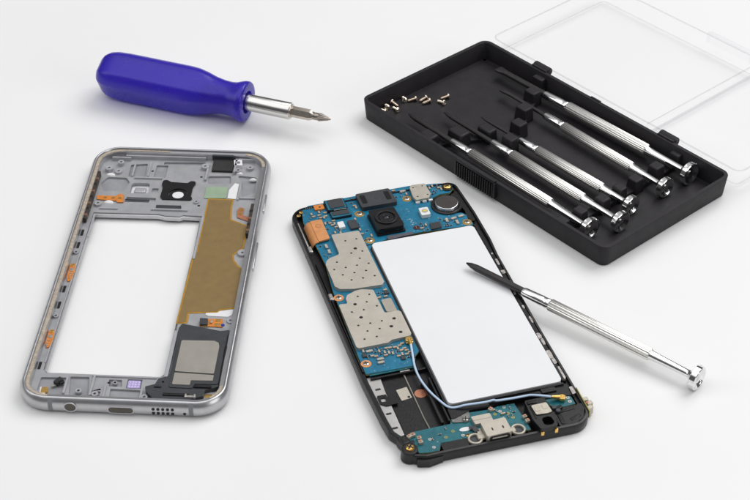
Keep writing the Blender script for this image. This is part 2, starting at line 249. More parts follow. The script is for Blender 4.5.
# ------------------------------------------------------------------ mesh building
class MB:
    def __init__(s): s.v = []; s.f = []; s.m = []
    def add(s, vs, fs, mi=0):
        o = len(s.v); s.v += [tuple(p) for p in vs]; s.f += [tuple(o+i for i in f) for f in fs]; s.m += [mi]*len(fs)
        return s
    def prism(s, outer, z0, z1, holes=(), mi=0, inset=0):
        """extruded outline with real holes"""
        loops = [ccw(outer)] + [ccw(h)[::-1] for h in holes]
        flat = [p for l in loops for p in l]; n = len(flat)
        tri = tessellate_polygon([[Vector((p[0], p[1], 0)) for p in l] for l in loops])
        up = []
        for t in tri:
            a, b, c = (flat[i] for i in t)
            area = (b[0]-a[0])*(c[1]-a[1])-(b[1]-a[1])*(c[0]-a[0])
            if abs(area) < 1e-9: continue
            up.append(tuple(t) if area > 0 else tuple(t[::-1]))
        vs = [(p[0], p[1], z1) for p in flat] + [(p[0], p[1], z0) for p in flat]
        fs = list(up) + [tuple(n+i for i in t[::-1]) for t in up]
        o = 0
        for l in loops:
            k = len(l)
            for i in range(k):
                j = (i+1) % k
                fs.append((o+j, o+i, n+o+i, n+o+j))
            o += k
        return s.add(vs, fs, mi)
    def box(s, cx, cy, cz, sx, sy, sz, rot=0, mi=0, taper=0):
        c, q = math.cos(rot), math.sin(rot); vs = []
        for dz in (-.5, .5):
            k = 1-taper if dz > 0 else 1
            for dx, dy in ((-.5, -.5), (.5, -.5), (.5, .5), (-.5, .5)):
                x, y = dx*sx*k, dy*sy*k
                vs.append((cx+c*x-q*y, cy+q*x+c*y, cz+dz*sz))
        return s.add(vs, [(3, 2, 1, 0), (4, 5, 6, 7), (0, 1, 5, 4), (1, 2, 6, 5), (2, 3, 7, 6), (3, 0, 4, 7)], mi)
    def cyl(s, cx, cy, z0, z1, r, n=28, mi=0, r1=None, ry=None):
        r1 = r if r1 is None else r1; e = 1 if ry is None else ry/r
        a = [(math.cos(2*PI*i/n), math.sin(2*PI*i/n)*e) for i in range(n)]
        vs = [(cx+r*x, cy+r*y, z0) for x, y in a] + [(cx+r1*x, cy+r1*y, z1) for x, y in a]
        fs = [tuple(range(n))[::-1], tuple(range(n, 2*n))] + [(i, (i+1) % n, n+(i+1) % n, n+i) for i in range(n)]
        return s.add(vs, fs, mi)
    def annulus(s, cx, cy, z0, z1, ri, ro, n=28, mi=0):
        vs = []
        for r, z in ((ri, z0), (ro, z0), (ro, z1), (ri, z1)):
            vs += [(cx+r*math.cos(2*PI*i/n), cy+r*math.sin(2*PI*i/n), z) for i in range(n)]
        fs = []
        for k in range(4):
            for i in range(n):
                j = (i+1) % n; a, b = k*n, ((k+1) % 4)*n
                fs.append((a+i, b+i, b+j, a+j)[::-1])
        return s.add(vs, fs, mi)
    def lathe(s, prof, n=40, mi=0, rad=None, frame=None):
        """prof: (x, r) along local +x; rad(theta, x) multiplies the radius; frame maps to 3-D"""
        rad = rad or (lambda t, x: 1.0); frame = frame or (lambda p: p)
        vs, rings = [], []
        for x, r in prof:
            if r <= 1e-6:
                rings.append([len(vs)]); vs.append(frame((x, 0, 0)))
            else:
                rings.append(list(range(len(vs), len(vs)+n)))
                for i in range(n):
                    t = 2*PI*i/n; q = r*rad(t, x)
                    vs.append(frame((x, q*math.cos(t), q*math.sin(t))))
        fs = []
        for a, b in zip(rings, rings[1:]):
            for i in range(n):
                j = (i+1) % n
                if len(a) == 1: fs.append((a[0], b[j], b[i]))
                elif len(b) == 1: fs.append((a[i], a[j], b[0]))
                else: fs.append((a[i], a[j], b[j], b[i]))
        if len(rings[0]) > 1: fs.append(tuple(rings[0][::-1]))
        if len(rings[-1]) > 1: fs.append(tuple(rings[-1]))
        return s.add(vs, fs, mi)
    def sweep(s, path, prof, closed=True, mi=0):
        """path: xy points counter-clockwise; prof: closed loop of (outward offset, z)"""
        n = len(path); k = len(prof); vs = []
        for i in range(n):
            p = Vector(path[i])
            a = Vector(path[i-1]) if (closed or i > 0) else None
            b = Vector(path[(i+1) % n]) if (closed or i < n-1) else None
            d1 = (p-a).normalized() if a is not None else (b-p).normalized()
            d2 = (b-p).normalized() if b is not None else d1
            n1 = Vector((d1.y, -d1.x)); n2 = Vector((d2.y, -d2.x)); m = (n1+n2)
            m.normalize(); q = max(.4, m.dot(n1)); m = m/q
            for o, z in prof: vs.append((p.x+m.x*o, p.y+m.y*o, z))
        fs = []
        for i in range(n if closed else n-1):
            j = (i+1) % n
            for t in range(k):
                u = (t+1) % k
                fs.append((i*k+t, j*k+t, j*k+u, i*k+u))
        if not closed:
            fs.append(tuple(range(k))); fs.append(tuple((n-1)*k+t for t in range(k))[::-1])
        return s.add(vs, fs, mi)
    def tube(s, path, r, n=12, mi=0):
        P = [Vector(p) for p in path]; vs = []
        for i, p in enumerate(P):
            d = (P[min(i+1, len(P)-1)]-P[max(i-1, 0)]).normalized()
            u = d.cross(Vector((0, 0, 1)))
            if u.length < 1e-4: u = Vector((1, 0, 0))
            u.normalize(); w = u.cross(d)
            rr = r[i] if isinstance(r, (list, tuple)) else r
            for k in range(n):
                t = 2*PI*k/n; vs.append(tuple(p+u*math.cos(t)*rr+w*math.sin(t)*rr))
        fs = [(i*n+k, i*n+(k+1) % n, (i+1)*n+(k+1) % n, (i+1)*n+k) for i in range(len(P)-1) for k in range(n)]
        fs += [tuple(range(n))[::-1], tuple((len(P)-1)*n+k for k in range(n))]
        return s.add(vs, fs, mi)
    def build(s, name, mats, parent=None, bevel=0, seg=2, smooth=35):
        me = bpy.data.meshes.new(name)
        me.from_pydata([(a*S, b*S, c*S) for a, b, c in s.v], [], s.f)
        for m in (mats if isinstance(mats, (list, tuple)) else [mats]): me.materials.append(m)
        me.polygons.foreach_set('material_index', s.m)
        import bmesh
        bm = bmesh.new(); bm.from_mesh(me)
        bmesh.ops.recalc_face_normals(bm, faces=bm.faces); bm.to_mesh(me); bm.free()
        if smooth:
            me.polygons.foreach_set('use_smooth', [True]*len(me.polygons))
            me.set_sharp_from_angle(angle=math.radians(smooth))
        o = bpy.data.objects.new(name, me); COL.objects.link(o)
        if parent: o.parent = parent
        if bevel:
            b = o.modifiers.new('bevel', 'BEVEL'); b.width = bevel*S; b.segments = seg
            b.limit_method = 'ANGLE'; b.angle_limit = math.radians(38); b.harden_normals = False
        return o

def ccw(p):
    a = sum(p[i][0]*p[(i+1) % len(p)][1]-p[(i+1) % len(p)][0]*p[i][1] for i in range(len(p)))
    return [tuple(q[:2]) for q in (p if a > 0 else p[::-1])]
def rnd_poly(pts, r, n=5):
    """fillet every corner of an outline; r may be a list"""
    pts = ccw(pts) if not isinstance(r, (list, tuple)) else [tuple(q) for q in pts]
    out = []; N = len(pts)
    for i in range(N):
        p = Vector(pts[i]); a = Vector(pts[i-1])-p; b = Vector(pts[(i+1) % N])-p
        R = r[i] if isinstance(r, (list, tuple)) else r
        ang = a.angle(b) if a.length > 1e-6 and b.length > 1e-6 else PI
        if R <= 0 or ang > PI-.12: out.append(tuple(p)); continue
        t = min(R/math.tan(ang/2), a.length*.48, b.length*.48); R = t*math.tan(ang/2)
        bis = (a.normalized()+b.normalized()).normalized(); c = p+bis*(R/math.sin(ang/2))
        s0 = p+a.normalized()*t-c; s1 = p+b.normalized()*t-c
        t0 = math.atan2(s0.y, s0.x); dt = (math.atan2(s1.y, s1.x)-t0+PI) % (2*PI)-PI
        for k in range(n+1):
            q = t0+dt*k/n; out.append((c.x+R*math.cos(q), c.y+R*math.sin(q)))
    return out
def rect(cx, cy, w, l, r=0, n=8):
    p = [(cx-w/2, cy-l/2), (cx+w/2, cy-l/2), (cx+w/2, cy+l/2), (cx-w/2, cy+l/2)]
    return rnd_poly(p, r, n) if r else p
def circ(cx, cy, r, n=24, ry=None):
    ry = ry or r
    return [(cx+r*math.cos(2*PI*i/n), cy+ry*math.sin(2*PI*i/n)) for i in range(n)]
def inset(pts, d):
    pts = ccw(pts); n = len(pts); out = []
    for i in range(n):
        p = Vector(pts[i]); d1 = (p-Vector(pts[i-1])).normalized(); d2 = (Vector(pts[(i+1) % n])-p).normalized()
        m = Vector((d1.y, -d1.x))+Vector((d2.y, -d2.x)); m.normalize()
        q = max(.5, m.dot(Vector((d1.y, -d1.x)))); out.append(tuple(p-m*(d/q)))
    return out

def thing(name, label, cat, loc, rz=0, group=None, kind=None):
    o = bpy.data.objects.new(name, None); COL.objects.link(o); o.empty_display_size = .01
    o.location = [c*S for c in loc]; o.rotation_euler = (0, 0, rz)
    o['label'] = label; o['category'] = cat
    if group: o['group'] = group
    return o

# ------------------------------------------------------------------ the table
t = MB(); t.box(0, 400, -10, 5200, 5200, 20)
tb = t.build('table_surface', MT['table'], smooth=0)
tb['kind'] = 'structure'; tb['label'] = 'smooth white tabletop under all the tools and phone parts'; tb['category'] = 'table'

# ------------------------------------------------------------------ phone back housing (left)
H = thing('phone_back_housing', 'empty grey metal phone frame with brown antenna film and open battery window', 'phone frame', (-80.31, -15.78, 0), -0.0576)
HW, HL, HR = 68.45, 147.0, 9.5
hp = rect(0, 0, HW, HL, HR, 14)
m = MB().sweep(hp, [(-2.3, .9), (-2.3, 5.5), (-.8, 5.6), (-.65, 6.35), (-.5, 6.5), (-.1, 6.5), (.25, 6.2), (.95, 5.2), (1.3, 4.2), (1.38, 3.2), (1.2, 1.9), (.7, .9), (-.2, .25), (-1.2, 0), (-2.0, .1)])
frame = m.build('outer_frame', MT['alu'], H, smooth=50)
# antenna bands across the foot of the frame
for x in (-23.3, 23.8):
    m = MB(); q = []
    prof = [(.27, 6.22), (.98, 5.2), (1.34, 4.2), (1.42, 3.2), (1.24, 1.9), (.74, .9), (-.2, .22)]
    yb = -HL/2
    vs = [(x+dx, yb-o, z) for dx in (-.75, .75) for o, z in prof]+[(x+dx, yb+.6, z) for dx in (-.75, .75) for z in (6.2, .5)]
    n = len(prof)
    fs = [(i, i+1, n+i+1, n+i) for i in range(n-1)]+[tuple(range(n))+(2*n+1, 2*n), tuple(range(n, 2*n))+(2*n+3, 2*n+2)]
    m.add(vs, fs); m.build('antenna_band', mat('grey_antenna_band', (.20, .205, .215), .5), frame, smooth=60)
# ports and grill in the foot: dark recess plugs standing just proud of the metal
def foot(name, x, z, rx, rz_, material, n=20, ring=None):
    y = -HL/2-1.30
    m = MB()
    fr = lambda p: (x+p[1]*rx, y-.02-p[0], z+p[2]*rz_)
    if ring: m.lathe([(0, 1.18), (.16, 1.18), (.16, .96), (0, .95)], n, frame=fr, mi=1)
    m.lathe([(0, 1), (.12, 1)], n, frame=fr)
    return m.build(name, [material, ring or material], frame)
foot('headphone_port', -16.6, 3.4, 2.0, 1.75, MT['holem'], ring=MT['alu'])
m = MB()
def stadium(cx, cz, w, h, y0, y1, k=8):
    p = [(cx+w/2-h/2+h/2*math.cos(a), cz+h/2*math.sin(a)) for a in [-PI/2+PI*i/k for i in range(k+1)]]
    p += [(cx-w/2+h/2+h/2*math.cos(a), cz+h/2*math.sin(a)) for a in [PI/2+PI*i/k for i in range(k+1)]]
    n = len(p); return [(x, y0, z) for x, z in p]+[(x, y1, z) for x, z in p], [tuple(range(n)), tuple(range(n, 2*n))[::-1]]+[(i, (i+1) % n, n+(i+1) % n, n+i) for i in range(n)]
yb = -HL/2-1.3
m.add(*stadium(.3, 2.9, 9.0, 3.0, yb-.11, yb+.5), 1); m.add(*stadium(.3, 2.9, 8.3, 2.4, yb-.13, yb+.5), 0)
m.add(*stadium(.3, 2.9, 4.2, 1.0, yb-.16, yb+.4), 2)
m.build('charging_port', [MT['holem'], MT['alu'], MT['holem']], frame)
for i in range(5):
    for z in (3.9, 2.15): foot('speaker_hole', 11.2+1.6*i, z, .55, .55, MT['hole'], 14)
foot('microphone_hole', 21.6, 2.3, .5, .5, MT['hole'], 14)
# side buttons on the right flank
for y, l in ((42, 11), (9, 16)):
    m = MB(); m.box(HW/2+1.35, y, 3.6, .9, l, 1.7); m.build('side_button', MT['alu'], H, bevel=.35)
# adhesive left on the ledge
def ledge(i0, i1, name='adhesive_strip'):
    pts = (hp+hp)[i0:i1]
    out = []
    for a, b in zip(pts, pts[1:]):
        d = (Vector(b)-Vector(a)).length; k = max(1, int(d/1.5))
        for j in range(k): out.append(tuple(Vector(a).lerp(Vector(b), j/k)))
    out.append(pts[-1]); m = MB(); n = len(out); vs = []
    for i in range(n):
        d = (Vector(out[min(i+1, n-1)])-Vector(out[max(i-1, 0)])).normalized(); nn = Vector((d.y, -d.x)); p = Vector(out[i])
        w = 2.15+rnd.uniform(-.3, .12)
        for o, z in ((-.82, 5.58), (-.84, 5.76), (-w, 5.7), (-w-.04, 5.5)): vs.append((p.x+nn.x*o, p.y+nn.y*o, z))
    fs = [(i*4+k, (i+1)*4+k, (i+1)*4+(k+1) % 4, i*4+(k+1) % 4) for i in range(n-1) for k in range(4)]
    m.add(vs, fs+[(0, 1, 2, 3), tuple((n-1)*4+k for k in (3, 2, 1, 0))]); m.build(name, MT['glue'], H, smooth=60)
NP = len(hp)//4
# corner order: bottom-left, bottom-right, top-right, top-left
def strip_line(p0, p1):
    global hp
ledge(3*NP-0, 4*NP)            # top-left corner
ledge(2*NP, 3*NP)              # top-right corner
ledge(4*NP, 5*NP)              # bottom-left corner
ledge(NP+6, 2*NP)
ledge(4*NP-1, 4*NP+1)          # the long left side
m = MB(); xs = -33.1
pts = []
for i in range(20):
    pts.append((-24.5+i*1.0, 71.95+rnd.uniform(-.1, .05)))
m.prism(pts+[(x, y+.75) for x, y in [(-5.5, 71.95), (-24.5, 71.95)]], 5.55, 5.75); m.build('adhesive_strip', MT['glue'], H)

# lower plate with the battery window and camera hole, and the upper layer with pockets
win = [(-28.9, 33.3), (-16, 33.4), (-4.5, 33.6), (-1.5, 32.7), (4, 32.6), (5.2, 33.4), (11.9, 33.2), (12.3, 11.4), (12.0, 5), (12.0, -56), (10.8, -57.5), (-28.0, -57.5), (-29.0, -56.5)]
camh = circ(1.2, 46.9, 2.15, 28)
lens2 = rnd_poly([(-17.9, 53.8), (-10.9, 54.1), (-10.4, 47.3), (-17.9, 47.1)], 1.2)
plate_out = rect(0, 0, HW-4.2, HL-4.2, HR-2.1, 10)
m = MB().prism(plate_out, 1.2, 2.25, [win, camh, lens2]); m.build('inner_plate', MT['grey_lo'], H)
pockets = [
    rnd_poly([(-20.4, 66.2), (-13.9, 67.3), (-13.3, 58.3), (-20.2, 58.2)], .4),
    rnd_poly([(-30.2, 53.0), (-28.2, 57.4), (-20.6, 57.2), (-18.9, 54.2), (-20.2, 48.6), (-28.3, 47.6)], 1.6),
    rnd_poly(D['L_pocket3'], .9),
    rnd_poly([(-6.3, 40.1), (3.5, 40.1), (3.8, 37.8), (-6.1, 37.6)], .4),
    rnd_poly([(-10.2, 66.5), (-5.5, 66.5), (-5.5, 58), (-10.2, 58)], .4),
    rnd_poly([(22.3, 61.5), (30.5, 60.2), (30.8, 50), (26, 46.5), (24.9, 57)], .8),
    rnd_poly([(-18.5, 44.6), (-7, 44.4), (-6.9, 42.2), (-18.4, 42.2)], .3),
    rnd_poly([(-7.5, 68.8), (9.0, 69.4), (9.0, 67.3), (-7.5, 66.9)], .3),
    rnd_poly([(-29.5, -60.2), (-20.7, -60.0), (-20.7, -69), (-27, -69.2), (-29.6, -66.5)], .6),
    rnd_poly(D['L_pock4'], .4), rnd_poly([(-5.0, -64.6), (5.2, -64.9), (5.4, -70.4), (-4.6, -70.3)], .4),
    rnd_poly(D['L_pock6'], .3), rnd_poly([(-11.5, -66.2), (-8, -66.2), (-8, -70), (-11.5, -70)], .3),
    rnd_poly([(.1, -59.6), (5.1, -59.6), (5.2, -64.2), (.2, -64.2)], .3),
    circ(-11.2, 62.1, .001) if False else rnd_poly([(-9.4, 50.8), (-6.9, 50.8), (-6.9, 48.2), (-9.4, 48.2)], .3),
]
for x, y in D['L_slots']: pockets.append(rect(-31.25, y, 1.15, 4.0, .35, 3))
cam_o = rnd_poly([(-5.9, 55.6), (-4.4, 56.0), (-2.6, 54.7), (3.9, 54.3), (5.0, 55.7), (6.9, 55.6), (7.1, 53.8), (6.4, 51.5), (6.4, 45.6), (7.2, 44.4), (6.6, 43.3), (-4.4, 43.3), (-5.4, 44.8), (-5.3, 50.5), (-6.0, 53.0)], .8)
winu = [(x+dx, y+dy) for (x, y), (dx, dy) in zip(win, [(-.5, .6), (0, .6), (0, .6), (0, .5), (0, .5), (0, .6), (.5, .6), (.6, 0), (.6, 0), (.6, 0), (.3, -.5), (-.2, -.5), (-.5, 0)])]
m = MB().prism(inset(plate_out, .05), 2.3, 3.0, [winu, camh and circ(1.2, 46.9, 3.3, 24), lens2]+pockets)
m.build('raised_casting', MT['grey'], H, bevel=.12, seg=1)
m = MB()   # machined bright edge round the window
m.sweep(ccw(win), [(-.12, 1.15), (-.12, 2.5), (.35, 2.62), (.42, 2.32), (0.1, 2.25), (0.05, 1.15)]); m.build('window_edge', MT['alu'], H)
for x, y in D['L_slots']: MB().prism(rect(-31.25, y, 1.05, 3.9, .3, 3), 2.26, 2.5).build('rail_slot_shade', MT['hole'], H)  # black plugs added in the pockets, painting the shade inside the slots
MB().prism(rect(-1.3, 38.9, 9.6, 2.2, .3, 3), 2.26, 2.45).build('dark_slot', MT['chip'], H)
# ribs and bosses
m = MB()
for a in [(-7, 70.6, 32, 1.0), (-24.5, 69.0, 7.5, .7), (26.5, 70.4, 9, .8)]: m.box(a[0], a[1], 3.6, a[2], a[3], 1.9)
m.box(-12, 57.0, 3.35, 11, .8, .7); m.box(-18.6, 62.5, 3.3, .7, 9, .6); m.box(10.6, 62, 3.5, .8, 11, 1.0); m.box(21.4, 66, 3.8, .8, 9, 1.6)
m.box(-12.4, 63, 3.3, .7, 9.5, .6); m.box(24.8, 49.5, 3.3, .7, 10, .6); m.box(28.2, 45.8, 3.3, 6.5, .8, .6)
m.box(-.5, 36.6, 3.3, 14, .8, .7); m.box(-24, 36.3, 3.3, 7, .8, .6); m.box(-33.0+1.7, -10, 0, .01, .01, .01)
m.box(-28.5, 25, 3.2, .5, 14, .5); m.box(-29.6, -20, 3.15, .45, 66, .35); m.box(-20.2, -64, 3.4, .7, 9, .9)
m.box(-11.2, -64, 3.4, .7, 10, .9); m.box(-6.6, -67.2, 3.3, .6, 6.5, .8); m.box(5.9, -67, 3.3, .6, 6.5, .8); m.box(-1, -58.9, 3.25, 22, .5, .5)
m.box(13.0, -47, 3.6, 1.2, 24, 1.4); m.box(12.95, 20, 3.2, .9, 26, .5)
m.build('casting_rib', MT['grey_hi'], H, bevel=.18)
for (x, y, r, h) in [(-28.3, 61.7, 1.6, 4.6), (-24.3, 65.9, 1.3, 4.6), (9.4, 65.2, 1.6, 4.4), (27.2, 65.6, 1.4, 4.2), (-28.6, 38.9, 1.5, 4), (22.7, 63.2, 1.2, 4.4), (-24.4, 60.6, 1.5, 4.0),
                     (-31.1, 8.2, .9, 3.8), (-31.0, -28.6, .9, 3.8), (30.6, 11.2, 1.9, 3.9), (-9.6, -68.2, 1.2, 3.9), (-15.4, -66.8, 1.1, 3.7), (9.0, 42.2, 1.0, 3.8), (7.2, -68.8, 1.2, 3.9), (-3.9, -61.9, .9, 3.5), (31.0, -27.5, 1.4, 3.6)]:
    m = MB(); m.annulus(x, y, 2.6, h, .5, r, 22); m.cyl(x, y, 2.5, 2.9, .52, 12, mi=1)
    m.build('screw_boss', [MT['grey_hi'], MT['hole']], H, bevel=.12)
for (x, y, r) in [(-27.2, 58.6, 1.5), (23.3, 62.2, 1.2), (29.2, 58.3, 1.3), (-24.7, 40.4, 1.6), (27.6, 65.2, .7)]:   # bright solder-like dabs
    m = MB(); m.lathe([(0, r), (.35, r*.92), (.7, r*.6), (.85, 0)], 14, frame=lambda p, x=x, y=y: (x+p[1]*1.2, y+p[2]*.7, 3.0+p[0])); m.build('clear_glue_dab', MT['white'], H)
for x, y in [(8.6, 59.4), (10.2, 40.4), (-11.2, 62.3), (-6.0, -61.8)]:
    m = MB(); m.cyl(x, y, 2.95, 3.02, .55, 16); m.build('alignment_hole', MT['hole'], H)
# camera bezel
m = MB().prism(cam_o, 2.6, 3.55, [circ(1.2, 46.9, 3.6, 28)]); cz = m.build('camera_bezel', MT['plast_gloss'], H, bevel=.25)
m = MB(); m.annulus(1.2, 46.9, 1.3, 3.1, 2.2, 3.55, 32); m.build('camera_window_ring', MT['plast'], cz, bevel=.15)
MB().cyl(1.2, 46.9, 1.3, 3.0, 2.25, 32).build('camera_glass_painted_lit', MT['white'], cz, bevel=.1)  # white colour stands in for the lit table seen through the hole
m = MB().prism(inset(lens2, .05), 1.1, 1.5); m.build('sensor_window', MT['white'], H)
m = MB(); m.box(-14.2, 50.3, 2.0, 4.6, 3.2, 1.0); m.build('sensor_bracket', MT['grey_hi'], H, bevel=.5)
# antenna film
g = D['L_gold'][:19]+[[12.3, 5.6], [12.4, 11.2], [13.3, 11.4]]
m = MB().prism(rnd_poly(g, .5, 3), 3.05, 3.16); gf = m.build('antenna_film', MT['film_edge'], H)
gi = inset(rnd_poly(g, .5, 3), .62)
m = MB().prism(gi, 3.162, 3.20); m.build('film_face', MT['film'], gf)
m = MB().prism(rnd_poly(D['L_whitegap'], .5), 3.04, 3.15); m.build('clear_film_tab', MT['white'], gf)
m = MB().prism(rnd_poly(D['L_green'], .4), 3.05, 3.35); m.build('green_tape', MT['green'], H)
m = MB().prism(rnd_poly(D['L_whitefilm'], .4), 3.04, 3.25); m.build('white_film_tab', MT['white'], H)
m = MB().prism(rect(16.3, 66.8, 8.2, 7.8, .3), 3.05, 3.9); m.build('foam_pad', MT['rubber'], H, bevel=.2)
m = MB(); m.box(15.8, 71.2, 4.4, 8.6, 1.1, 2.3); m.build('foam_pad_back', MT['dgrey'], H, bevel=.2)
m = MB().prism(rnd_poly(D['L_whitelabel'], .3), 3.0, 4.6, [rect(22.1, 67.9, 1.8, 1.6, .2)]); m.build('light_pipe_collar', MT['white'], H, bevel=.12)
m = MB().prism(rnd_poly(D['L_orangeflex'], .3), 3.25, 3.5); fo = m.build('button_flex', MT['orange'], H)
for x in (-26.5, -23.3, -20.8): MB().box(x, 42.9, 3.55, 1.2, 1.0, .14).build('flex_contact', MT['gold'], fo)
m = MB(); m.box(-14, 42.6, 3.1, 9.5, .5, .5); m.box(-14, 41.6, 3.05, 9.5, .35, .4); m.build('flex_lead', MT['dgrey'], H, bevel=.1)
for (x, y, l) in ((-31.7, 42.5, 31), (31.5, 30.3, 19)):
    m = MB(); m.box(x, y, 4.1, 1.7, l, 2.5, mi=0)
    for k in range(int(l/4)): m.box(x+(-.2 if x > 0 else .2), y-l/2+2+k*4+rnd.uniform(-.4, .4), 4.6, 1.5, 1.3, 1.75, mi=1 if k % 2 else 2)
    m.build('button_strip', [mat('dark_brown_strip', (.035, .022, .015), .5), MT['plast'], mat('brown_resin', (.16, .09, .05), .4)], H, bevel=.12)
m = MB().prism(rnd_poly(D['L_coppR'], .6), 3.22, 3.45); cf = m.build('button_flex', MT['copper'], H)
for p in ((27, 38), (26.9, 35.6)): MB().cyl(p[0], p[1], 3.46, 3.6, .85, 16).build('flex_contact', MT['gold'], cf)
for y0, y1 in ((1.5, -9.6), (-36, -46.2)):
    m = MB().prism(rnd_poly([(-31.7, y0), (-29.9, y0), (-29.3, y0-4), (-29.6, y1+2), (-30.6, y1), (-31.6, y1+3)], .7), 3.02, 3.5)
    fo = m.build('contact_flex', MT['orange'], H, bevel=.08)
    MB().box(-30.7, y0-1.1, 3.6, 1.3, 1.5, .25).build('flex_contact', MT['gold'], fo, bevel=.05)
    MB().box(-30.5, y0-3.8, 3.6, 1.3, 1.6, .3).build('solder_pad', MT['silver'], fo, bevel=.08)
    for k in range(3):
        MB().box(-30.6+rnd.uniform(-.3, .3), y0-5.9-k*1.3, 3.6, .7, .5, .3, rot=rnd.random()).build('flex_component', MT['cer'] if k % 2 else MT['silver'], fo, bevel=.05)
m = MB().prism(rnd_poly(D['L_yellow'], .3), 2.3, 3.0); m.build('contact_pad', MT['gold'], H, bevel=.1)
m = MB().prism(rnd_poly([(-28.9, -64.6), (-26.6, -64.8), (-26.6, -68), (-28.6, -68)], .3), 2.28, 2.6); m.build('contact_backing', MT['white'], H)
m = MB()     # broken vibration-motor mount / torn dark foam
for k in range(9):
    a = rnd.random()*6; r = rnd.uniform(.2, 1.5)
    m.box(-22.6+r*math.cos(a), -61.8+1.3*r*math.sin(a), 3.3+rnd.uniform(0, .9), rnd.uniform(.8, 1.7), rnd.uniform(.8, 1.7), rnd.uniform(.6, 1.6), rot=a)
m.build('torn_foam', MT['rubber'], H, bevel=.2)
MB().box(-24.3, -64.2, 2.9, 1.8, .7, .9, rot=.6).build('bent_clip', MT['silver'], H, bevel=.15)
m = MB().prism(rnd_poly(D['L_purple'], .3), 2.5, 2.9); pu = m.build('lilac_pad', MT['purple'], H)
for i in range(4):
    for j in range(3): MB().box(1.15+i*1.0, -60.9-j*1.1, 2.93, .55, .6, .06).build('pad_square', mat('pale_lilac', (.62, .55, .80), .5) if i+j == 0 else bpy.data.materials['pale_lilac'], pu)
# loudspeaker module
sp = rnd_poly(D['L_speaker'], .7, 3)
m = MB().prism(sp, 3.0, 4.8, [circ(12.6, -62.2, .45, 12)]); spk = m.build('loudspeaker_module', MT['dgrey'], H, bevel=.3)
m = MB().prism(inset(rnd_poly([(15.0, -39.8), (29.8, -39.4), (31.0, -43), (31.2, -62.6), (23.2, -62.8), (23.0, -65), (15.0, -64.9)], .9), -.1), 4.8, 5.1); m.build('speaker_rim', MT['dgrey'], spk, bevel=.15)
m = MB().prism(rnd_poly([(15.9, -41.4), (27.2, -41.1), (28.8, -42), (29.3, -43.9), (29.3, -58.0), (15.9, -57.4)], .6), 5.1, 5.55); m.build('speaker_plate', MT['spplate'], spk, bevel=.12)
m = MB().prism(rnd_poly([(15.9, -57.8), (29.3, -58.4), (29.3, -61.2), (21.9, -61.4), (21.9, -63.7), (15.9, -63.7)], .3), 5.08, 5.3); m.build('speaker_plate', MT['spplate'], spk, bevel=.1)
m = MB(); m.box(31.9, -50, 4.9, 1.1, 26, .9); m.box(31.7, -46, 5.1, .9, 5, .9); m.box(18, -68.5, 4.9, 9, 1.1, .8); m.box(26.3, -64.2, 5.1, 6, 1.0, .7); m.box(11.2, -64.9, 4.9, 2.4, .8, .5)
m.build('speaker_clip', MT['plast'], spk, bevel=.2)
m = MB(); m.box(22.6, -69.2, 4.9, 3.4, .9, .8); m.box(21.2, -68.9, 4.9, .7, 1.7, .9); m.box(24.2, -68.9, 4.9, .7, 1.7, .9); m.build('silver_spring', MT['silver'], spk, bevel=.15)
m = MB().prism(rnd_poly(D['L_conn'], .3), 3.1, 3.4); cn = m.build('speaker_flex', MT['orange'], H)
m = MB().prism(rnd_poly(D['L_connchip'], .3), 3.4, 4.3); m.build('flex_connector', MT['chip'], cn, bevel=.15)
MB().box(24.4, -28.8, 3.7, .9, 1.5, .6).build('solder_pad', MT['silver'], cn, bevel=.1)
for p in ((26.8, -27.8), (26.8, -30.0), (22.6, -30.6)): MB().box(p[0], p[1], 3.5, 2.0, 1.3, .16).build('flex_contact', MT['gold'], cn, bevel=.05)
MB().cyl(28.9, -31.9, 4.8, 5.0, .7, 14).build('blue_dot', mat('deep_blue_ink', (.01, .03, .25), .4), spk)
m = MB().prism(rnd_poly(D['L_pad2'], .3), 2.9, 3.45); m.build('contact_pad', MT['gold'], H, bevel=.1)
m = MB().prism(rnd_poly([(25.8, -64.8), (31, -64.6), (31, -67.2), (28.6, -69.8), (25.6, -69.6)], .5), 2.6, 3.2); m.build('pad_tray', MT['grey_hi'], H, bevel=.1)

# ------------------------------------------------------------------ opened phone (right)
R = thing('opened_phone', 'opened black phone body with blue circuit board and large white battery', 'phone', (19.94, -38.38, 0), 0.2893)
op = rnd_poly([(-34.4, 71.0), (-34.4, -30), (-33.6, -50), (-33.0, -56.5), (-30.6, -60.8), (-30.8, -65.2), (-28.6, -69.6), (-24.6, -71), (-18, -70.9), (33.7, -71.2), (33.2, -25), (33.3, 22), (34.0, 32), (33.9, 50), (32.6, 71.0)],
              [7, 0, 3, 2, 1, 1, 2, 1, 0, 7.5, 0, 1, 1, 6, 4], 8)
m = MB().sweep(op, [(-.35, 0), (-.05, .5), (0, 3.6), (-.25, 4.0), (-1.0, 4.1), (-1.15, 3.0), (-2.1, 3.0), (-2.2, 1.0), (-3, 0)])
bf = m.build('body_frame', MT['plast'], R, smooth=45)
m = MB().prism(inset(op, .6), .1, 1.4); m.build('back_plate', MT['plast'], bf)
m = MB()   # ribs inside the black frame
m.box(-10.9+.05, -6, 2.6, .7, 90, 2.6); m.box(31.0, -4, 2.9, 1.4, 92, 3.1); m.box(-14.6, -46, 2.5, .9, 22, 2.4); m.box(-12.2, -46, 2.5, .7, 22, 2.9)
m.box(-32.7, 5, 2.5, .5, 62, 2.9); m.box(-20, -29.0, 2.2, 22, .8, 1.6); m.box(9, 41.4, 2.6, 42, .5, 2.6)
m.build('inner_rib', MT['plast'], bf, bevel=.15)
m = MB(); m.prism(rnd_poly([(-11.2, -51.3), (30.8, -50.9), (31.6, -57.0), (21, -56.0), (20.5, -53.6), (9, -53.2), (2.2, -54.6), (-4, -54.2), (-11.4, -57)], .8), 1.3, 4.0)
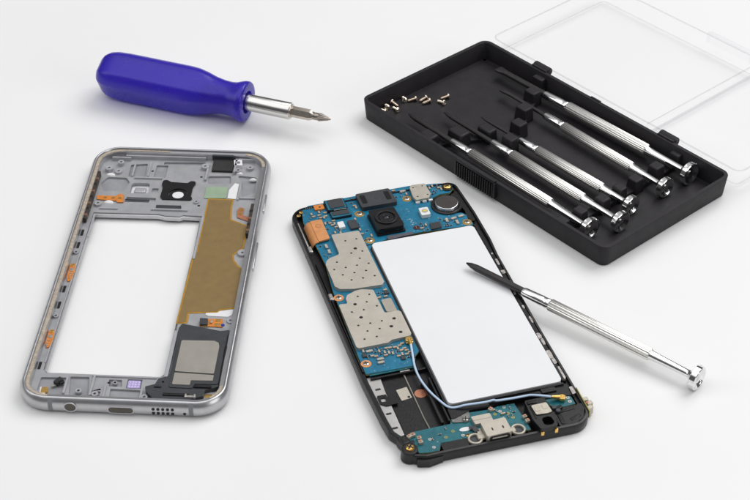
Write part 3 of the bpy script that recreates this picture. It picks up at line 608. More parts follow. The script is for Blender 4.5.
m.box(10, -51.4, 4.2, 40, .8, .9); m.box(24, -53, 4.3, 5, 2.0, .6); m.box(6, -53.2, 4.2, 6, 1.2, .7)
m.build('lower_crossbar', MT['plast'], bf, bevel=.25)
m = MB(); m.prism(rnd_poly([(11.5, -62), (13.3, -71.6), (20.5, -71.4), (22.4, -60.6), (29.6, -61.4), (32.6, -58), (32.9, -66), (29, -70.2), (22, -70.8), (-18, -70.4), (-18.6, -66.5), (-10, -66.4), (-9, -70)], .8), 1.2, 3.9) if False else None
m.prism(rnd_poly([(21.6, -62.4), (26, -61.8), (30.2, -61.9), (32.6, -61.2), (32.6, -64), (30.2, -68.4), (26.4, -70.4), (21.6, -70.4)], 1.2), 1.2, 3.9)
ac_ = m.build('antenna_cover', MT['plast'], R, bevel=1.3, seg=5)
m = MB(); m.box(26.0, -63.4, 3.9, 6.5, .8, .7, rot=.12); m.box(23.2, -67.0, 3.9, 1.4, 4.6, .6); m.box(28.0, -67.3, 3.85, 4.2, 1.2, .5, rot=.35); m.box(24.4, -61.9, 4.2, 2.0, 1.4, 1.2, rot=.3); m.build('cover_boss', MT['plast_gloss'], ac_, bevel=.2)
m = MB(); m.prism(rnd_poly([(-18.4, -66.2), (-9.6, -66.0), (-9.6, -70.4), (-18.4, -70.4)], .4), 1.2, 3.7)
m.prism(rnd_poly([(-9.2, -69.2), (13.0, -69.4), (13.0, -70.9), (-9.2, -70.7)], .4), 1.2, 3.0)
m.prism(rnd_poly([(-27.6, -69.2), (-19, -69.3), (-18.8, -71.2), (-24, -72.2), (-27.8, -71.2)], .6), .3, 3.0); m.build('lower_lip', MT['plast'], bf, bevel=.3)
m = MB(); m.cyl(-28.9, -66.4, .2, 4.6, 3.0, 28, r1=2.7); m.box(-29.5, -61.5, 2.2, 3.2, 3.6, 3.6, rot=.3); m.box(-27.4, -63, 2, 2.4, 2.4, 3.4, rot=-.2)
m.build('screw_post', MT['plast'], bf, bevel=.35, seg=3)
def slotted(name, x, y, z, r, material, par, slot=.3, dome=.35):
    m = MB(); m.lathe([(0, r), (dome*.6, r*.95), (dome, r*.72), (dome*1.05, r*.3), (dome*1.05, 0)], 24, frame=lambda p: (x+p[1], y+p[2], z+p[0]))
    a = rnd.uniform(0, 3)
    m.box(x, y, z+dome*1.05, r*1.5, slot*r, .08, rot=a, mi=1); m.box(x, y, z+dome*1.05, slot*r, r*1.5, .09, rot=a, mi=1)
    return m.build(name, [material, MT['hole']], par)
slotted('gold_screw', -28.8, -66.3, 4.6, 1.45, MT['gold'], bf, .35, .7)
# right edge: bare metal spots, gilded flex and foot contacts
for (x, y, w, l, a) in [(31.0, 22.5, .7, .9, 0), (31.3, 17.2, .9, 3.8, 0), (31.2, 11.2, 1.5, 2.0, 0), (31.1, 3.8, 1.7, 3.6, .1), (31.0, -1.6, .8, 1.5, 0), (31.3, -9.6, .8, 2.0, 0), (31.4, -17.0, .8, 3.6, 0), (31.0, -26.0, 1.5, 3.0, .2), (31.2, -29.2, 1.1, 3.2, -.1), (30.9, -36.2, 1.7, 5.0, .1), (31.2, -39.8, 1.2, 3.0, -.2), (31.5, -46.0, .9, 6.5, 0), (31.7, -55.4, 1.4, 3.6, .05)]:
    q = [(x+(w*.5)*c*rnd.uniform(.75, 1.1), y+(l*.5)*s_*rnd.uniform(.8, 1.1)) for c, s_ in ((-1, -1), (0, -1.1), (1, -.9), (1.1, 0), (1, 1), (0, 1.1), (-1, .9))]
    MB().prism(rnd_poly(q, .2, 3), 4.3, 4.55).build('bare_metal_spot', MT['bare'], bf, bevel=.06)
m = MB(); m.tube([(31.1, 11.2, 4.4), (31.1, 11.2, 4.75)], .65, 16); m.build('rivet', MT['silver'], bf)
m = MB(); m.box(33.35, -60.5, 3.0, .35, 12, 3.2); m.build('gilded_flex', MT['pcbedge'], R, bevel=.08)
m = MB()
for k, (x, y) in enumerate([(34.6, -59.4), (35.3, -61.6), (34.5, -63.8)]): m.box(x, y, 2.2, 2.2, 1.7, 2.6+.3*k, rot=.2*k, mi=0)
m.box(34.4, -61.6, 3.4, 1.0, 1.0, 1.1, mi=1); m.box(35.1, -64.2, 3.3, 1.0, .7, .8, mi=2)
m.build('side_contact', [MT['beige'], MT['copper'], MT['silver']], R, bevel=.3)

# main board
pc = [(x, y) for x, y in D['R_pcb']]
m = MB().prism(rnd_poly(pc, .35, 2), 2.9, 3.75, [circ(9.4, 46.5, .8, 16)]); B = m.build('circuit_board', MT['pcb'], R)
m = MB().prism(inset(rnd_poly(pc, .35, 2), -.06), 3.0, 3.5); m.build('board_edge', MT['pcbedge'], B)
m = MB(); m.annulus(9.4, 46.5, 3.6, 4.0, .55, 1.25, 20); m.build('board_grommet', mat('dark_red_grommet', (.07, .015, .012), .4), B, bevel=.1)
def can(name, outline, z0, z1, holes, par, material=None, hr=.42, big=()):
    hs = []
    for i, (x, y) in enumerate(holes):
        r = .68 if i in big else hr
        hs.append(circ(x, y, r*1.0, 12, ry=r*1.0))
    o = rnd_poly(outline, .7, 4)
    m = MB().prism(o, z1-.18, z1, hs); m.prism(inset(o, .12), z0, z1-.2, mi=1); m.sweep(ccw(o), [(-.2, z0), (0, z0), (0, z1-.05), (-.2, z1-.05)])
    return m.build(name, [material or MT['shield'], MT['hole']], par, bevel=.09)
can('shield_can', [tuple(p) for p in D['R_shield1']], 3.76, 5.0, D['R_sh1holes'], B, big=(2,))
can('shield_can', [tuple(p) for p in D['R_shield2']], 3.76, 5.0, D['R_sh2holes'], B, big=(3, 7, 11, 12, 15))
can('shield_can', inset([tuple(p) for p in D['R_shield3']], .45), 3.76, 4.45, [], B, material=mat('tan_shield_can', (.42, .38, .32), .45, .4))
can('shield_can', [tuple(p) for p in D['R_shield4']], 4.2, 5.4, [(15.2, 69.4), (19, 69.6), (15.2, 63.4), (19.3, 63.6)], B, material=MT['beige'], hr=.35)
m = MB(); [m.box(x, 61.3, 4.1, 1.6, .9, .8) for x in (14.6, 17.3, 19.8)]; m.build('shield_foot', MT['white'], B, bevel=.1)
# earpiece speaker
e = rnd_poly([(-7.6, 71.4), (6.0, 71.7), (6.8, 62.2), (-7.4, 62.3)], .8)
m = MB().prism(e, 3.76, 5.6); ea = m.build('earpiece_speaker', MT['dgrey'], B, bevel=.45, seg=3)
for x in (-5.4, 4.2): MB().prism(rect(x, 67.2, 2.0, 5.4, .5), 5.55, 5.68).build('earpiece_pad', MT['plast_gloss'], ea)
MB().cyl(-.6, 67, 5.58, 5.68, .6, 16).build('earpiece_dimple', MT['chip'], ea)
# rear camera module
m = MB().prism(rnd_poly([(-6.6, 58.8), (4.2, 58.6), (4.9, 45.4), (-6.4, 45.2)], .5), 3.76, 4.5); cm = m.build('camera_module', MT['plast'], B, bevel=.15)
m = MB().prism(rnd_poly([(-6.2, 58.4), (3.9, 58.2), (4.5, 45.9), (-6.1, 45.7)], 1.0), 4.3, 6.7); m.build('camera_housing', MT['plast_gloss'], cm, bevel=.5, seg=3)
m = MB(); m.annulus(-.8, 52.3, 6.7, 7.25, 3.2, 4.4, 40); m.build('lens_ring', MT['plast'], cm, bevel=.2)
m = MB(); m.annulus(-.8, 52.3, 6.7, 7.0, 1.2, 2.8, 32); m.build('lens_barrel', MT['plast_gloss'], cm, bevel=.15)
lm = mat('lens_glass', (.01, .012, .02), .05, var=.05)
m = MB(); m.lathe([(0, 1.25), (.2, 1.15), (.45, .7), (.55, 0)], 24, frame=lambda p: (-.8+p[1], 52.3+p[2], 6.7+p[0])); m.build('lens', lm, cm)
# front sensors / chips with blue substrates
m = MB(); m.prism(rnd_poly([(-20.3, 71.6), (-12.3, 71.4), (-12.4, 64.6), (-20.4, 64.6)], .5), 3.76, 4.9, mi=0); m.prism(rnd_poly([(-19.9, 71.2), (-12.7, 71.0), (-12.8, 64.9), (-20.0, 64.9)], .4), 4.9, 5.2, mi=1); m.prism(rect(-16.2, 68.1, 5.8, 5.4, .4), 5.2, 5.5, mi=2)
m.build('sensor_module', [MT['plast'], MT['chipblue'], MT['chip']], B, bevel=.1)
m = MB(); m.prism(rnd_poly([(-19.9, 64.4), (-12.0, 64.2), (-12.0, 60.1), (-19.8, 60.1)], .5), 3.76, 4.5, mi=0); m.prism(rect(-15.9, 62.2, 7.4, 3.7, .4), 4.5, 4.75, mi=1); m.prism(rect(-15.9, 62.5, 6.6, 2.5, .3), 4.75, 4.95, mi=2); m.box(-15.5, 64.3, 5.1, 5.0, .3, .2, mi=3)
m.build('sensor_module', [MT['plast'], MT['chipblue'], MT['chip'], MT['silver']], B, bevel=.08)
m = MB().prism(rnd_poly([(-28.5, 60.3), (-24.0, 60.5), (-24.1, 48.0), (-28.5, 47.4)], .5), 4.3, 4.95); oc = m.build('flex_connector', MT['orangel'], B, bevel=.12)
m = MB(); m.annulus(-26.2, 56.6, 4.93, 5.0, .9, 1.15, 20); m.build('etched_ring', MT['copper'], oc)
m = MB(); m.sweep([(-28.4, 60.2), (-28.4, 47.2)][::-1], [(0, 4.7), (0, 4.4), (1.2, 4.1), (2.0, 3.2), (2.4, 2.2), (2.7, 2.2), (2.3, 3.4), (1.3, 4.5)], closed=False)
if m.v[0][0] > -28.5 and max(v[0] for v in m.v) > -28.2: m.v = [(-56.8-x, y, z) for x, y, z in m.v]
m.build('folded_flex', MT['orangel'], oc, smooth=60)
m = MB().prism(rnd_poly(D['R_orange2'], .3), 3.76, 4.4); o2 = m.build('orange_chip', MT['orange'], B, bevel=.12)
MB().cyl(-22.4, 68.8, 4.39, 4.46, .4, 12).build('chip_dot', MT['hole'], o2)
m = MB().prism(rnd_poly(D['R_led'], .3), 3.76, 4.7); m.build('proximity_sensor', MT['white'], B, bevel=.2)
m = MB().prism(rnd_poly(D['R_chipC'], .25), 3.76, 4.6); m.build('chip', MT['dgrey'], B, bevel=.1)
m = MB(); m.prism(rnd_poly(D['R_chipE'], .2), 3.76, 4.3)
for i in range(4): m.box(15.2+i*.95, 45.3, 4.35, .6, 3.0, .16, mi=1)
m.build('chip', [MT['chip'], MT['dgrey']], B, bevel=.06)
m = MB().prism(rnd_poly([(13.2, 56.2), (16.8, 56.1), (16.6, 51.4), (13.1, 51.4)], .5), 3.76, 5.3); fl = m.build('flash_module', MT['white'], B, bevel=.3, seg=3)
MB().cyl(15.0, 53.9, 5.29, 5.38, 1.2, 24).build('flash_lens', MT['beige'], fl); MB().box(15.0, 53.9, 5.42, 1.4, .7, .1).build('flash_chip', mat('yellow_phosphor', (.75, .62, .05), .4), fl, bevel=.03)
# vibration motor
m = MB(); m.annulus(24.7, 56.6, 2.2, 4.3, 4.9, 6.0, 44); m.cyl(24.7, 56.6, 1.2, 2.4, 5.5, 40); m.prism(rnd_poly([(28.5, 63.5), (32.3, 66), (32.8, 44.5), (29.6, 46), (30.6, 52)], 1), 1.2, 3.4); mo = m.build('motor_socket', MT['plast'], R, bevel=.25)
m = MB(); m.lathe([(0, 4.55), (3.0, 4.55), (3.25, 4.4), (3.3, 4.2)], 48, frame=lambda p: (24.7+p[1], 56.6+p[2], 2.3+p[0])); m.build('vibration_motor', MT['alu_edge'], mo, smooth=50)
m = MB(); m.cyl(24.7, 56.6, 5.6, 5.66, 4.25, 48); m.build('motor_cap', mat('dark_sticker', (.05, .045, .042), .4, .2, var=.1), mo)
m = MB(); m.prism(rnd_poly(D['R_strip'], .25), 3.76, 4.4); m.build('connector_strip', mat('grey_mauve_strip', (.085, .08, .10), .45), B, bevel=.1)
# screws in gilded pads
for x, y, hole in [(-8.9, 62.6-1.6, 0), (-9.8, 43.9, 0), (11.4, 65.2, 0), (28.8, 44.4, 0), (-30.0, 14.6, 1), (-30.6, -22.2, 1)]:
    m = MB(); m.annulus(x, y, 3.74, 3.86, .95, 1.85, 28); rg = m.build('screw_pad', MT['gold'] if not hole else MT['orangel'], B, bevel=.04)
    slotted('board_screw', x, y, 3.76, 1.1, MT['silver'], rg, .3, .4)
m = MB(); m.cyl(28.6, 67.6, 3.76, 4.3, 2.2, 28); m.build('screw_post', MT['plast'], B, bevel=.2); slotted('gold_screw', 28.6, 67.7, 4.3, 1.55, MT['gold'], B, .3, .6)
for x, y in ((-30.0, 68.0), (-31.4, 66.2)): slotted('gold_contact', x, y, 3.9, .9, MT['gold'], B, .3, .5)
# left rail silver clips
for y in (44.5, 15.5):
    m = MB(); m.box(-32.6, y, 3.6, 1.5, 3.6, 1.5); m.box(-32.9, y-1.2, 4.4, .8, 1.2, .6); m.build('rail_clip', MT['silver'], bf, bevel=.3)
m = MB(); m.box(-32.9, 54, 3.9, .6, 15, .7); m.build('rail_wire', MT['silver'], bf, bevel=.2)
# small parts on the board
def comp(x, y, k, rot, par, z=3.75):
    m = MB()
    if k == 0:      # ceramic capacitor with soldered ends
        m.box(x, y, z+.3, 1.0, .62, .6, rot); c, s_ = math.cos(rot), math.sin(rot)
        for d in (-.55, .55): m.box(x+c*d, y+s_*d, z+.31, .32, .68, .66, rot, mi=1)
        return m.build('capacitor', [MT['cer'], MT['silver']], par, bevel=.05)
    if k == 1:
        m.box(x, y, z+.2, .7, .4, .4, rot); c, s_ = math.cos(rot), math.sin(rot)
        for d in (-.38, .38): m.box(x+c*d, y+s_*d, z+.2, .22, .44, .42, rot, mi=1)
        return m.build('resistor', [MT['chip'], MT['silver']], par, bevel=.03)
    if k == 2:
        m.box(x, y, z+.3, 1.7, 1.5, .6, rot); return m.build('chip', MT['chip'], par, bevel=.06)
    m.box(x, y, z+.32, 1.9, 1.0, .64, rot); c, s_ = math.cos(rot), math.sin(rot)
    for d in (-.95, .95): m.box(x+c*d, y+s_*d, z+.33, .5, 1.06, .7, rot, mi=1)
    return m.build('inductor', [MT['beige'], MT['silver']], par, bevel=.08)
used = []
def zone(x0, x1, y0, y1, n, ks=(0, 1, 1, 0, 2), gap=1.15, par=None, z=3.75):
    c = 0
    for _ in range(n*30):
        x, y = rnd.uniform(x0, x1), rnd.uniform(y0, y1); k = rnd.choice(ks); g = gap*(1.35 if k >= 2 else 1)
        if all((x-a)**2+(y-b)**2 > (g*.5+h*.5)**2*1.15 for a, b, h in used):
            used.append((x, y, g)); comp(x, y, k, rnd.choice((0, PI/2)), par or B, z); c += 1
            if c >= n: break
for a in [(-28.2, -24.7, 3), (-28.2, -26.0+3.6, 3)]: pass
comp(-25.6, -23.3, 3, 0, B); comp(-25.3, -21.6, 3, 0, B); used += [(-25.6, -23.3, 2.6), (-25.3, -21.6, 2.6), (-30.6, -22.2, 4), (-13.3, -16.5, 3.5)]
comp(-27.8, -16.6, 3, 0, B); used += [(-27.8, -16.6, 2.4)]
zone(-30.3, -15.2, -20.2, -15.9, 30); zone(-19.5, -14.2, -23.4, -19.6, 9); zone(-11.0, -18, -15.2, -14.9, 0)
zone(-28.5, -21.2, 62.6, 70.6, 9, (0, 1, 1)); zone(-23.2, -18.0, 50.8, 60.0, 15, (0, 1, 1), 1.0); zone(-16.2, -12.6, 9.9, 15.4, 7, (0, 1, 2), 1.05)
zone(21.6, 26.4, 65.2, 71.0, 12, (0, 1, 1), .95); zone(-29.0, -21.2, 60.8, 66.6, 6, (0, 1), 1.0); zone(-23.4, -21, 36.5, 47, 3, (1,), 1.0); zone(7.2, 13.0, 66.8, 71.6, 5, (0, 1), 1.0); zone(-12.0, -7.4, 44.5, 58, 5, (1, 0, 1), 1.0); zone(9, 27, 44.0, 49.4, 9, (1,), 1.0); zone(-29, -27, 36.5, 46, 3, (1,), 1.0); zone(-11.2, -8.8, 64.5, 71.6, 4, (0, 1)); zone(10.8, 13.6, 43.4, 47.6, 5, (0, 1), 1.0); zone(-11.2, -8.2, 50, 56, 2, (1,))
for x, y, k, r_ in [(21.7, 47.3, 3, 1.5), (24.6, 47.8, 3, .2), (27.7, 48.4, 3, .1), (25.1, 45.0, 3, 1.6), (11.2, 70.0, 3, 0), (-26.4, 44.6, 3, 1.6), (-26.2, 41.2, 3, 1.55), (22.2, 44.0, 1, 0), (20.2, 44.2, 1, 0)]: comp(x, y, k, r_, B)
m = MB(); [m.box(8.6+.5*(i % 2), 52.4-.9*i, 3.77, .7, .18, .03) for i in range(5)]; m.build('silkscreen_mark', MT['white'], B)
# battery
bt = rnd_poly([(-10.2, 40.8), (29.9, 40.8), (30.1, -50.4), (-10.2, -50.4)], 1.8, 8)
m = MB().prism(bt, 1.5, 4.75); m.build('battery', MT['batt'], R, bevel=.7, seg=4)
# speaker bay at lower left
m = MB().prism(rnd_poly([(-32.0, -27.6), (-27.5, -27.9), (-27.9, -36), (-27.9, -57.6), (-31.3, -58.2), (-32.0, -51)], .3), 1.4, 2.2, [rect(-29.9, y, 1.9, .95, .25, 3) for y in (-34.1, -46.5, -53.6)]); sv = m.build('silver_bracket', mat('satin_silver', (.48, .47, .46), .42, .5, var=.08, bump=.2), R, bevel=.1)
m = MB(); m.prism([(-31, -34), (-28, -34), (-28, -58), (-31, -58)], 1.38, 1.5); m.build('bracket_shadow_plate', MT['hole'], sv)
m = MB().prism(rnd_poly([(-31.4, -37.6), (-28.2, -37.6), (-28.0, -39.9), (-25.4, -41.4), (-25.4, -43), (-29.6, -43), (-31.4, -41.6)], .4), 2.2, 2.7, [rect(-29.8, -40, 1.7, 1.9, .4, 3)]); m.build('bracket_tab', MT['plast'], sv, bevel=.1)
MB().prism(rnd_poly([(-27.6, -28.2), (-15.2, -28.2), (-14.9, -57.4), (-27.4, -57.9)], .3), 1.4, 1.62).build('speaker_floor', MT['plast'], bf)
m = MB().prism(rnd_poly(D['R_beige'], .25), 1.62, 1.85); bq = m.build('beige_sticker', MT['beige'], bf)
MB().cyl(-20.9, -40.2, 1.84, 1.9, .5, 14).build('sticker_hole', MT['hole'], bq)
MB().cyl(-16.6, -39.6, 1.62, 1.78, 2.1, 30).build('copper_disc', MT['copper'], bf, bevel=.06)
m = MB().tube([(-19.6, -28.6, 1.9), (-19.2, -29.6, 1.75), (-19.2, -51.4, 1.75), (-19.0, -58.4, 2.0)], .28, 10); m.build('grey_wire', MT['dgrey'] if False else mat('tinned_wire', (.30, .28, .25), .4, .7), bf)
m = MB(); m.box(-23, -27.7, 3.2, 16, .7, .4); m.box(-21, -27.3, 3.5, 10, .5, .3); m.build('board_flex_edge', MT['pcb2'], B, bevel=.1)
m = MB(); m.box(-18.6, -28.3, 2.6, 3.6, .9, .7); m.build('wire_anchor', MT['silver'], bf, bevel=.2)
# antenna cable with plugs
cp = [Vector((x, y)) for x, y in D['R_cable']]
pts = []
for i in range(len(cp)-1):
    p0, p1, p2, p3 = cp[max(i-1, 0)], cp[i], cp[i+1], cp[min(i+2, len(cp)-1)]
    for k in range(6):
        u = k/6
        q = .5*((2*p1)+(p2-p0)*u+(2*p0-5*p1+4*p2-p3)*u*u+(3*p1-p0-3*p2+p3)*u**3)
        f_ = (i+u)/(len(cp)-1); z = 5.2 if f_ < .05 else (4.3 if f_ < .45 else 5.3)
        pts.append([q.x, q.y, z])
for _ in range(8):
    for i in range(1, len(pts)-1): pts[i][2] = (pts[i-1][2]+pts[i][2]*2+pts[i+1][2])/4
m = MB().tube(pts, .39, 14); cb = m.build('antenna_cable', MT['cable'], R, smooth=60)
m = MB(); m.cyl(-13.2, -15.6, 3.9, 5.4, 1.35, 24); m.tube([(-13.2, -15.8, 4.9), (-13.3, -18.6, 5.0)], [.8, .62], 12); m.box(-13.2, -16.2, 4.3, 2.6, 1.2, .6); m.build('coaxial_plug', MT['gold'], cb, bevel=.15)
e0 = pts[-1]; m = MB(); m.tube([e0, (e0[0]+1.6, e0[1]-.3, 5.0), (e0[0]+3.0, e0[1]-.6, 4.8)], [.55, .8, 1.0], 12); m.cyl(e0[0]+3.6, e0[1]-.9, 4.0, 5.3, 1.25, 24); m.build('coaxial_plug', MT['gold'], cb, bevel=.15)
# lower board with the charging socket
p2 = rnd_poly([tuple(p) for p in D['R_pcb2']], .3, 2)
m = MB().prism(p2, 2.7, 3.4); B2 = m.build('charging_board', MT['pcb2'], R)
MB().prism(inset(p2, -.06), 2.8, 3.2).build('board_edge', MT['pcbedge'], B2)
for x, y in [tuple(p) for p in D['R_pcb2dots']]:
    m = MB(); m.annulus(x, y, 3.38, 3.46, .22, .6, 16); m.build('via_pad', MT['silver'] if rnd.random() < .5 else MT['pcbedge'], B2)
MB().prism(circ(-8.5, -62.0, 2.0, 24, ry=.95), 3.4, 3.6).build('test_pad', MT['white'], B2, bevel=.05)
slotted('board_screw', -8.4, -64.9, 3.4, .8, MT['gold'], B2)
m = MB(); us = [(-3.7, -63.0), (4.9, -62.6), (5.0, -69.5), (-3.6, -69.7)]
m.prism(rnd_poly(us, .6), 3.3, 6.0); U = m.build('charging_socket', MT['beige'], B2, bevel=.3, seg=3)
m = MB(); m.add(*stadium(.7, 4.7, 7.0, 1.7, -69.9, -69.0)); m.build('socket_mouth', MT['hole'], U)
m = MB(); m.add(*stadium(.7, 4.85, 5.2, .45, -70.0, -69.2)); m.build('socket_tongue', MT['beige'], U)
for x, y in ((-.9, -66.8), (2.8, -66.8)): MB().prism(rect(x, y, .5, 1.3, .15, 2), 5.98, 6.03).build('socket_slot', MT['hole'], U)
for x, y in ((-7.0, -67.6), (7.9, -67.4)):
    m = MB(); m.annulus(x, y, 3.3, 4.35, 1.75, 2.5, 32); ear = m.build('screw_ear', MT['beige'], U, bevel=.3, seg=3)
    MB().cyl(x, y, 3.0, 3.5, 1.7, 24).build('ear_hole', MT['chip'], ear)
m = MB(); m.box(-4.9, -67.4, 3.9, 2.6, 2.0, 1.2); m.box(5.8, -67.2, 3.9, 2.4, 2.0, 1.2); m.box(-4.6, -65.0, 3.8, 1.8, 3, .8); m.build('socket_flange', MT['beige'], U, bevel=.3)
m = MB().prism(rnd_poly([(-5.3, -58.2), (1.3, -58.2), (1.3, -61.9), (-5.0, -62.0)], .3), 3.4, 4.8); m.box(-1.8, -60.1, 4.85, 6.4, .3, .12); m.build('shielded_connector', MT['beige'], B2, bevel=.15)
m = MB(); m.box(-5.6, -63.6, 3.9, 1.8, 2.6, 1.0, rot=.2); m.box(-6.4, -62.4, 3.8, 1.6, 1.6, .8); m.build('dark_chip', MT['chip'], B2, bevel=.15)
slotted('board_screw', -7.0, -58.0, 3.5, 1.25, MT['silver'], B2, .3, .9)
m = MB().prism(rnd_poly([(-11.2, -54.6), (-4.6, -53.8), (-5.2, -57.4), (-8.2, -58.8), (-11.5, -58.0)], .5), 3.45, 3.75); m.build('ground_foil', mat('dull_grey_foil', (.20, .195, .19), .45, .6, var=.2, vscale=900, bump=.4), B2)
for (x, y) in [(-27.3, -60.6), (-25.9, -60.2), (-24.4, -62.2), (-24.5, -64.1), (12.0, -62.5), (12.2, -64.6), (2.4, -55.9)]:
    m = MB(); m.box(x, y, 4.0, 1.5, 1.3, 1.2, rot=rnd.random()); m.cyl(x, y, 4.6, 4.95, .45, 12, mi=1); m.build('spring_contact', [MT['beige'], MT['copper']], B2, bevel=.2)
used.clear(); used += [(-8.5, -62, 4), (.7, -66, 10), (-7, -67.6, 6), (7.9, -67.4, 6), (-2, -60, 6), (-7, -58, 3.5)]
zone(3, 11.0, -61.5, -55.8, 9, (0, 1, 1), 1.2, B2, 3.4); zone(-22, -10, -64.8, -59.4, 3, (1,), 1.2, B2, 3.4)
# headphone jack
m = MB().prism(rnd_poly([(13.8, -56.9), (20.7, -56.9), (21.2, -66), (20.4, -70.8), (14.4, -71.2), (13.4, -66)], .8), 2, 5.7, [rnd_poly([(16.2, -66.2), (19.6, -66.0), (19.9, -69.9), (16.2, -70.1)], 1.3)]); J = m.build('headphone_jack', MT['plast'], R, bevel=.5, seg=3)
m = MB().prism(rnd_poly([(15.0, -60.1), (20.4, -60.0), (20.7, -64.6), (19.0, -65.0), (15.2, -64.6)], .5), 5.85, 6.15); m.box(16.4, -62.2, 6.15, 1.6, 2.2, .3); m.box(19.0, -62.0, 6.15, 1.4, 1.8, .25); m.build('jack_spring', MT['beige'], J, bevel=.1)
m = MB(); m.box(18, -68, 2.3, 4.4, 4.6, .5); m.build('jack_mouth', MT['hole'], J); m = MB(); m.box(14.7, -63, 4.9, .5, 6, 2.2); m.box(16.0, -58.4, 5.9, 3.4, 1.4, .5); m.box(20.9, -67.6, 4.6, .7, 2.2, 1.6); m.build('jack_shoulder', MT['plast_gloss'], J, bevel=.2)
for x in (15.0, 19.8): MB().box(x, -71.0, 3.6, 1.1, .9, 1.5).build('jack_contact', MT['gold'], J, bevel=.1)
p3 = rnd_poly([(21.6, -56.4), (30.4, -55.2), (30.6, -60.9), (27.0, -61.2), (23.4, -60.6), (22.2, -59.4)], .3)
m = MB().prism(p3, 2.8, 3.6); B3 = m.build('antenna_board', MT['pcb2'], R)
MB().prism(inset(p3, -.06), 2.9, 3.4).build('board_edge', MT['pcbedge'], B3)
for x, y in ((29.2, -57.5), (29.2, -59.4), (27.9, -56.8)): m = MB(); m.annulus(x, y, 3.58, 3.68, .3, .65, 14); m.build('via_pad', MT['silver'], B3)
m = MB(); m.box(22.6, -61.6, 4.2, 1.6, 1.6, 1.6); m.cyl(23.4, -63.4, 3.9, 5, .9, 14); m.build('spring_contact', MT['chip'], B3, bevel=.25)

# ------------------------------------------------------------------ tool case with clear lid
T = thing('screwdriver_case', 'open black plastic tool case with hinged clear lid lying on the table', 'tool case', (66.23, 63.11, 0), -0.8473)
TW, TL_ = 136.6, 72.6
tp = rect(0, 0, TW, TL_, 4.0, 8)
m = MB().sweep(tp, [(-1.3, 0), (-.9, .25), (0, 9.1), (-.1, 9.3), (-1.5, 9.3), (-1.65, 9.1), (-2.3, 1.3), (-6, 1.15), (-6, 0)])
m.prism(inset(tp, 1.8), .05, 1.25)
tray = m.build('tray', MT['plast_tray'], T, bevel=.12, smooth=40)
def block(x, y, sx, sy, h, name='holder_block', z0=1.1, cut=.9):
    m = MB(); m.box(x, y, (z0+h)/2, sx, sy, h-z0, taper=.14)
    return m.build(name, MT['plast_tray'], tray, bevel=cut*.6, seg=3)
for x, y, sy in [(-32.6, 34.0-.6, 4.2), (-27.2, 23.7, 5.4), (-20.8, 12.2, 5.6), (-14.2, 2.4, 5.4), (-8.9, -7.9, 5.0)]: block(x, y, 6.4, sy, 7.7)
m = MB()
ridge = [(-32.6, 36), (-27.2, 23.7), (-20.8, 12.2), (-14.2, 2.4), (-8.9, -9.5)]
m.prism([(x-2.2, y) for x, y in ridge]+[(x+2.2, y) for x, y in ridge[::-1]], 1.1, 3.4)
ridge2 = [(-33.4, -33), (-27.2, -19.6), (-20.6, -8.6)]
m.prism([(x-3, y) for x, y in ridge2]+[(x+3, y) for x, y in ridge2[::-1]], 1.1, 3.0)
m.box(43.1, 2, 2.2, 3.6, 68, 2.1); m.build('holder_ridge', MT['plast_tray'], tray, bevel=.25)
for x, y, sx, sy in [(-33.0, -30.2, 8, 5.6), (-26.6, -19.4, 9, 6.2), (-20.6, -9.4, 8, 5.2)]: block(x, y, sx, sy, 7.0, cut=1.2)
for x, y, sy in [(42.6, 33.6, 3.6), (42.9, 21.4, 5.4), (43.2, 8.8, 5.2), (43.1, -.3, 4.4), (43.6, -10.6, 5.2), (43.2, -22.6, 4.6), (43, -32.0, 3.6)]: block(x, y, 5.4, sy, 7.4)
# hinges on the long back wall
for x in (-35.6, 34.6):
    m = MB(); m.tube([(x-4.2, 37.9, 8.5), (x+4.2, 37.9, 8.5)], 2.0, 16); m.prism([(x-4.2, 35.6), (x+4.2, 35.6), (x+4.2, 38.2), (x-4.2, 38.2)], 6, 9.9)
    m.build('hinge', MT['plast_tray'], tray, bevel=.3)
MB().box(-3.2, 36.0, 9.3, 5.5, 1.0, .9).build('rim_notch', MT['plast_tray'], tray, bevel=.3)
# finger latch on the front wall
m = MB()
m.box(.4, -36.3, 9.2, 21.6, 1.5, 1.4); m.box(-10.2, -36.5, 5.4, .9, 1.5, 7.0); m.box(11.2, -36.5, 5.4, .9, 1.5, 7.0)
for i in range(16): m.box(-9.0+i*1.27, -36.55, 4.9, .62, 1.3, 6.6)
m.build('finger_latch', MT['plast_tray'], tray, bevel=.15)
# clear lid, hinged open and lying open side up
lw = rect(.8, 75.8, 137.5, 73.0, 4, 8)
m = MB().sweep(lw, [(-.9, .2), (-.4, .1), (.1, 8.8), (-.05, 9.0), (-1.1, 9.0), (-1.2, 8.8), (-1.6, 1.2), (-1.6, .2)])
lid = m.build('clear_lid', MT['clear'], T, smooth=50)
m = MB().prism(inset(lw, 1.7), .2, 1.3); m.build('lid_panel', MT['clear'], lid, bevel=.2)
m = MB(); m.box(20.6, 75.8, 3.9, 1.2, 69.0, 5.4); m.build('lid_divider', MT['clear'], lid, bevel=.3)
m = MB(); m.sweep(lw, [(-.5, 8.85), (.12, 8.85), (.12, 9.15), (-.5, 9.15)]); m.sweep(inset(lw, 1.9), [(-.25, 1.25), (.1, 1.25), (.1, 1.5), (-.25, 1.5)]); m.box(20.6, 75.8, 6.75, .5, 69.0, .35); m.box(20.6, 75.8, 1.5, 1.6, 69.0, .3); m.build('lid_rim', MT['clear_rim'], lid)
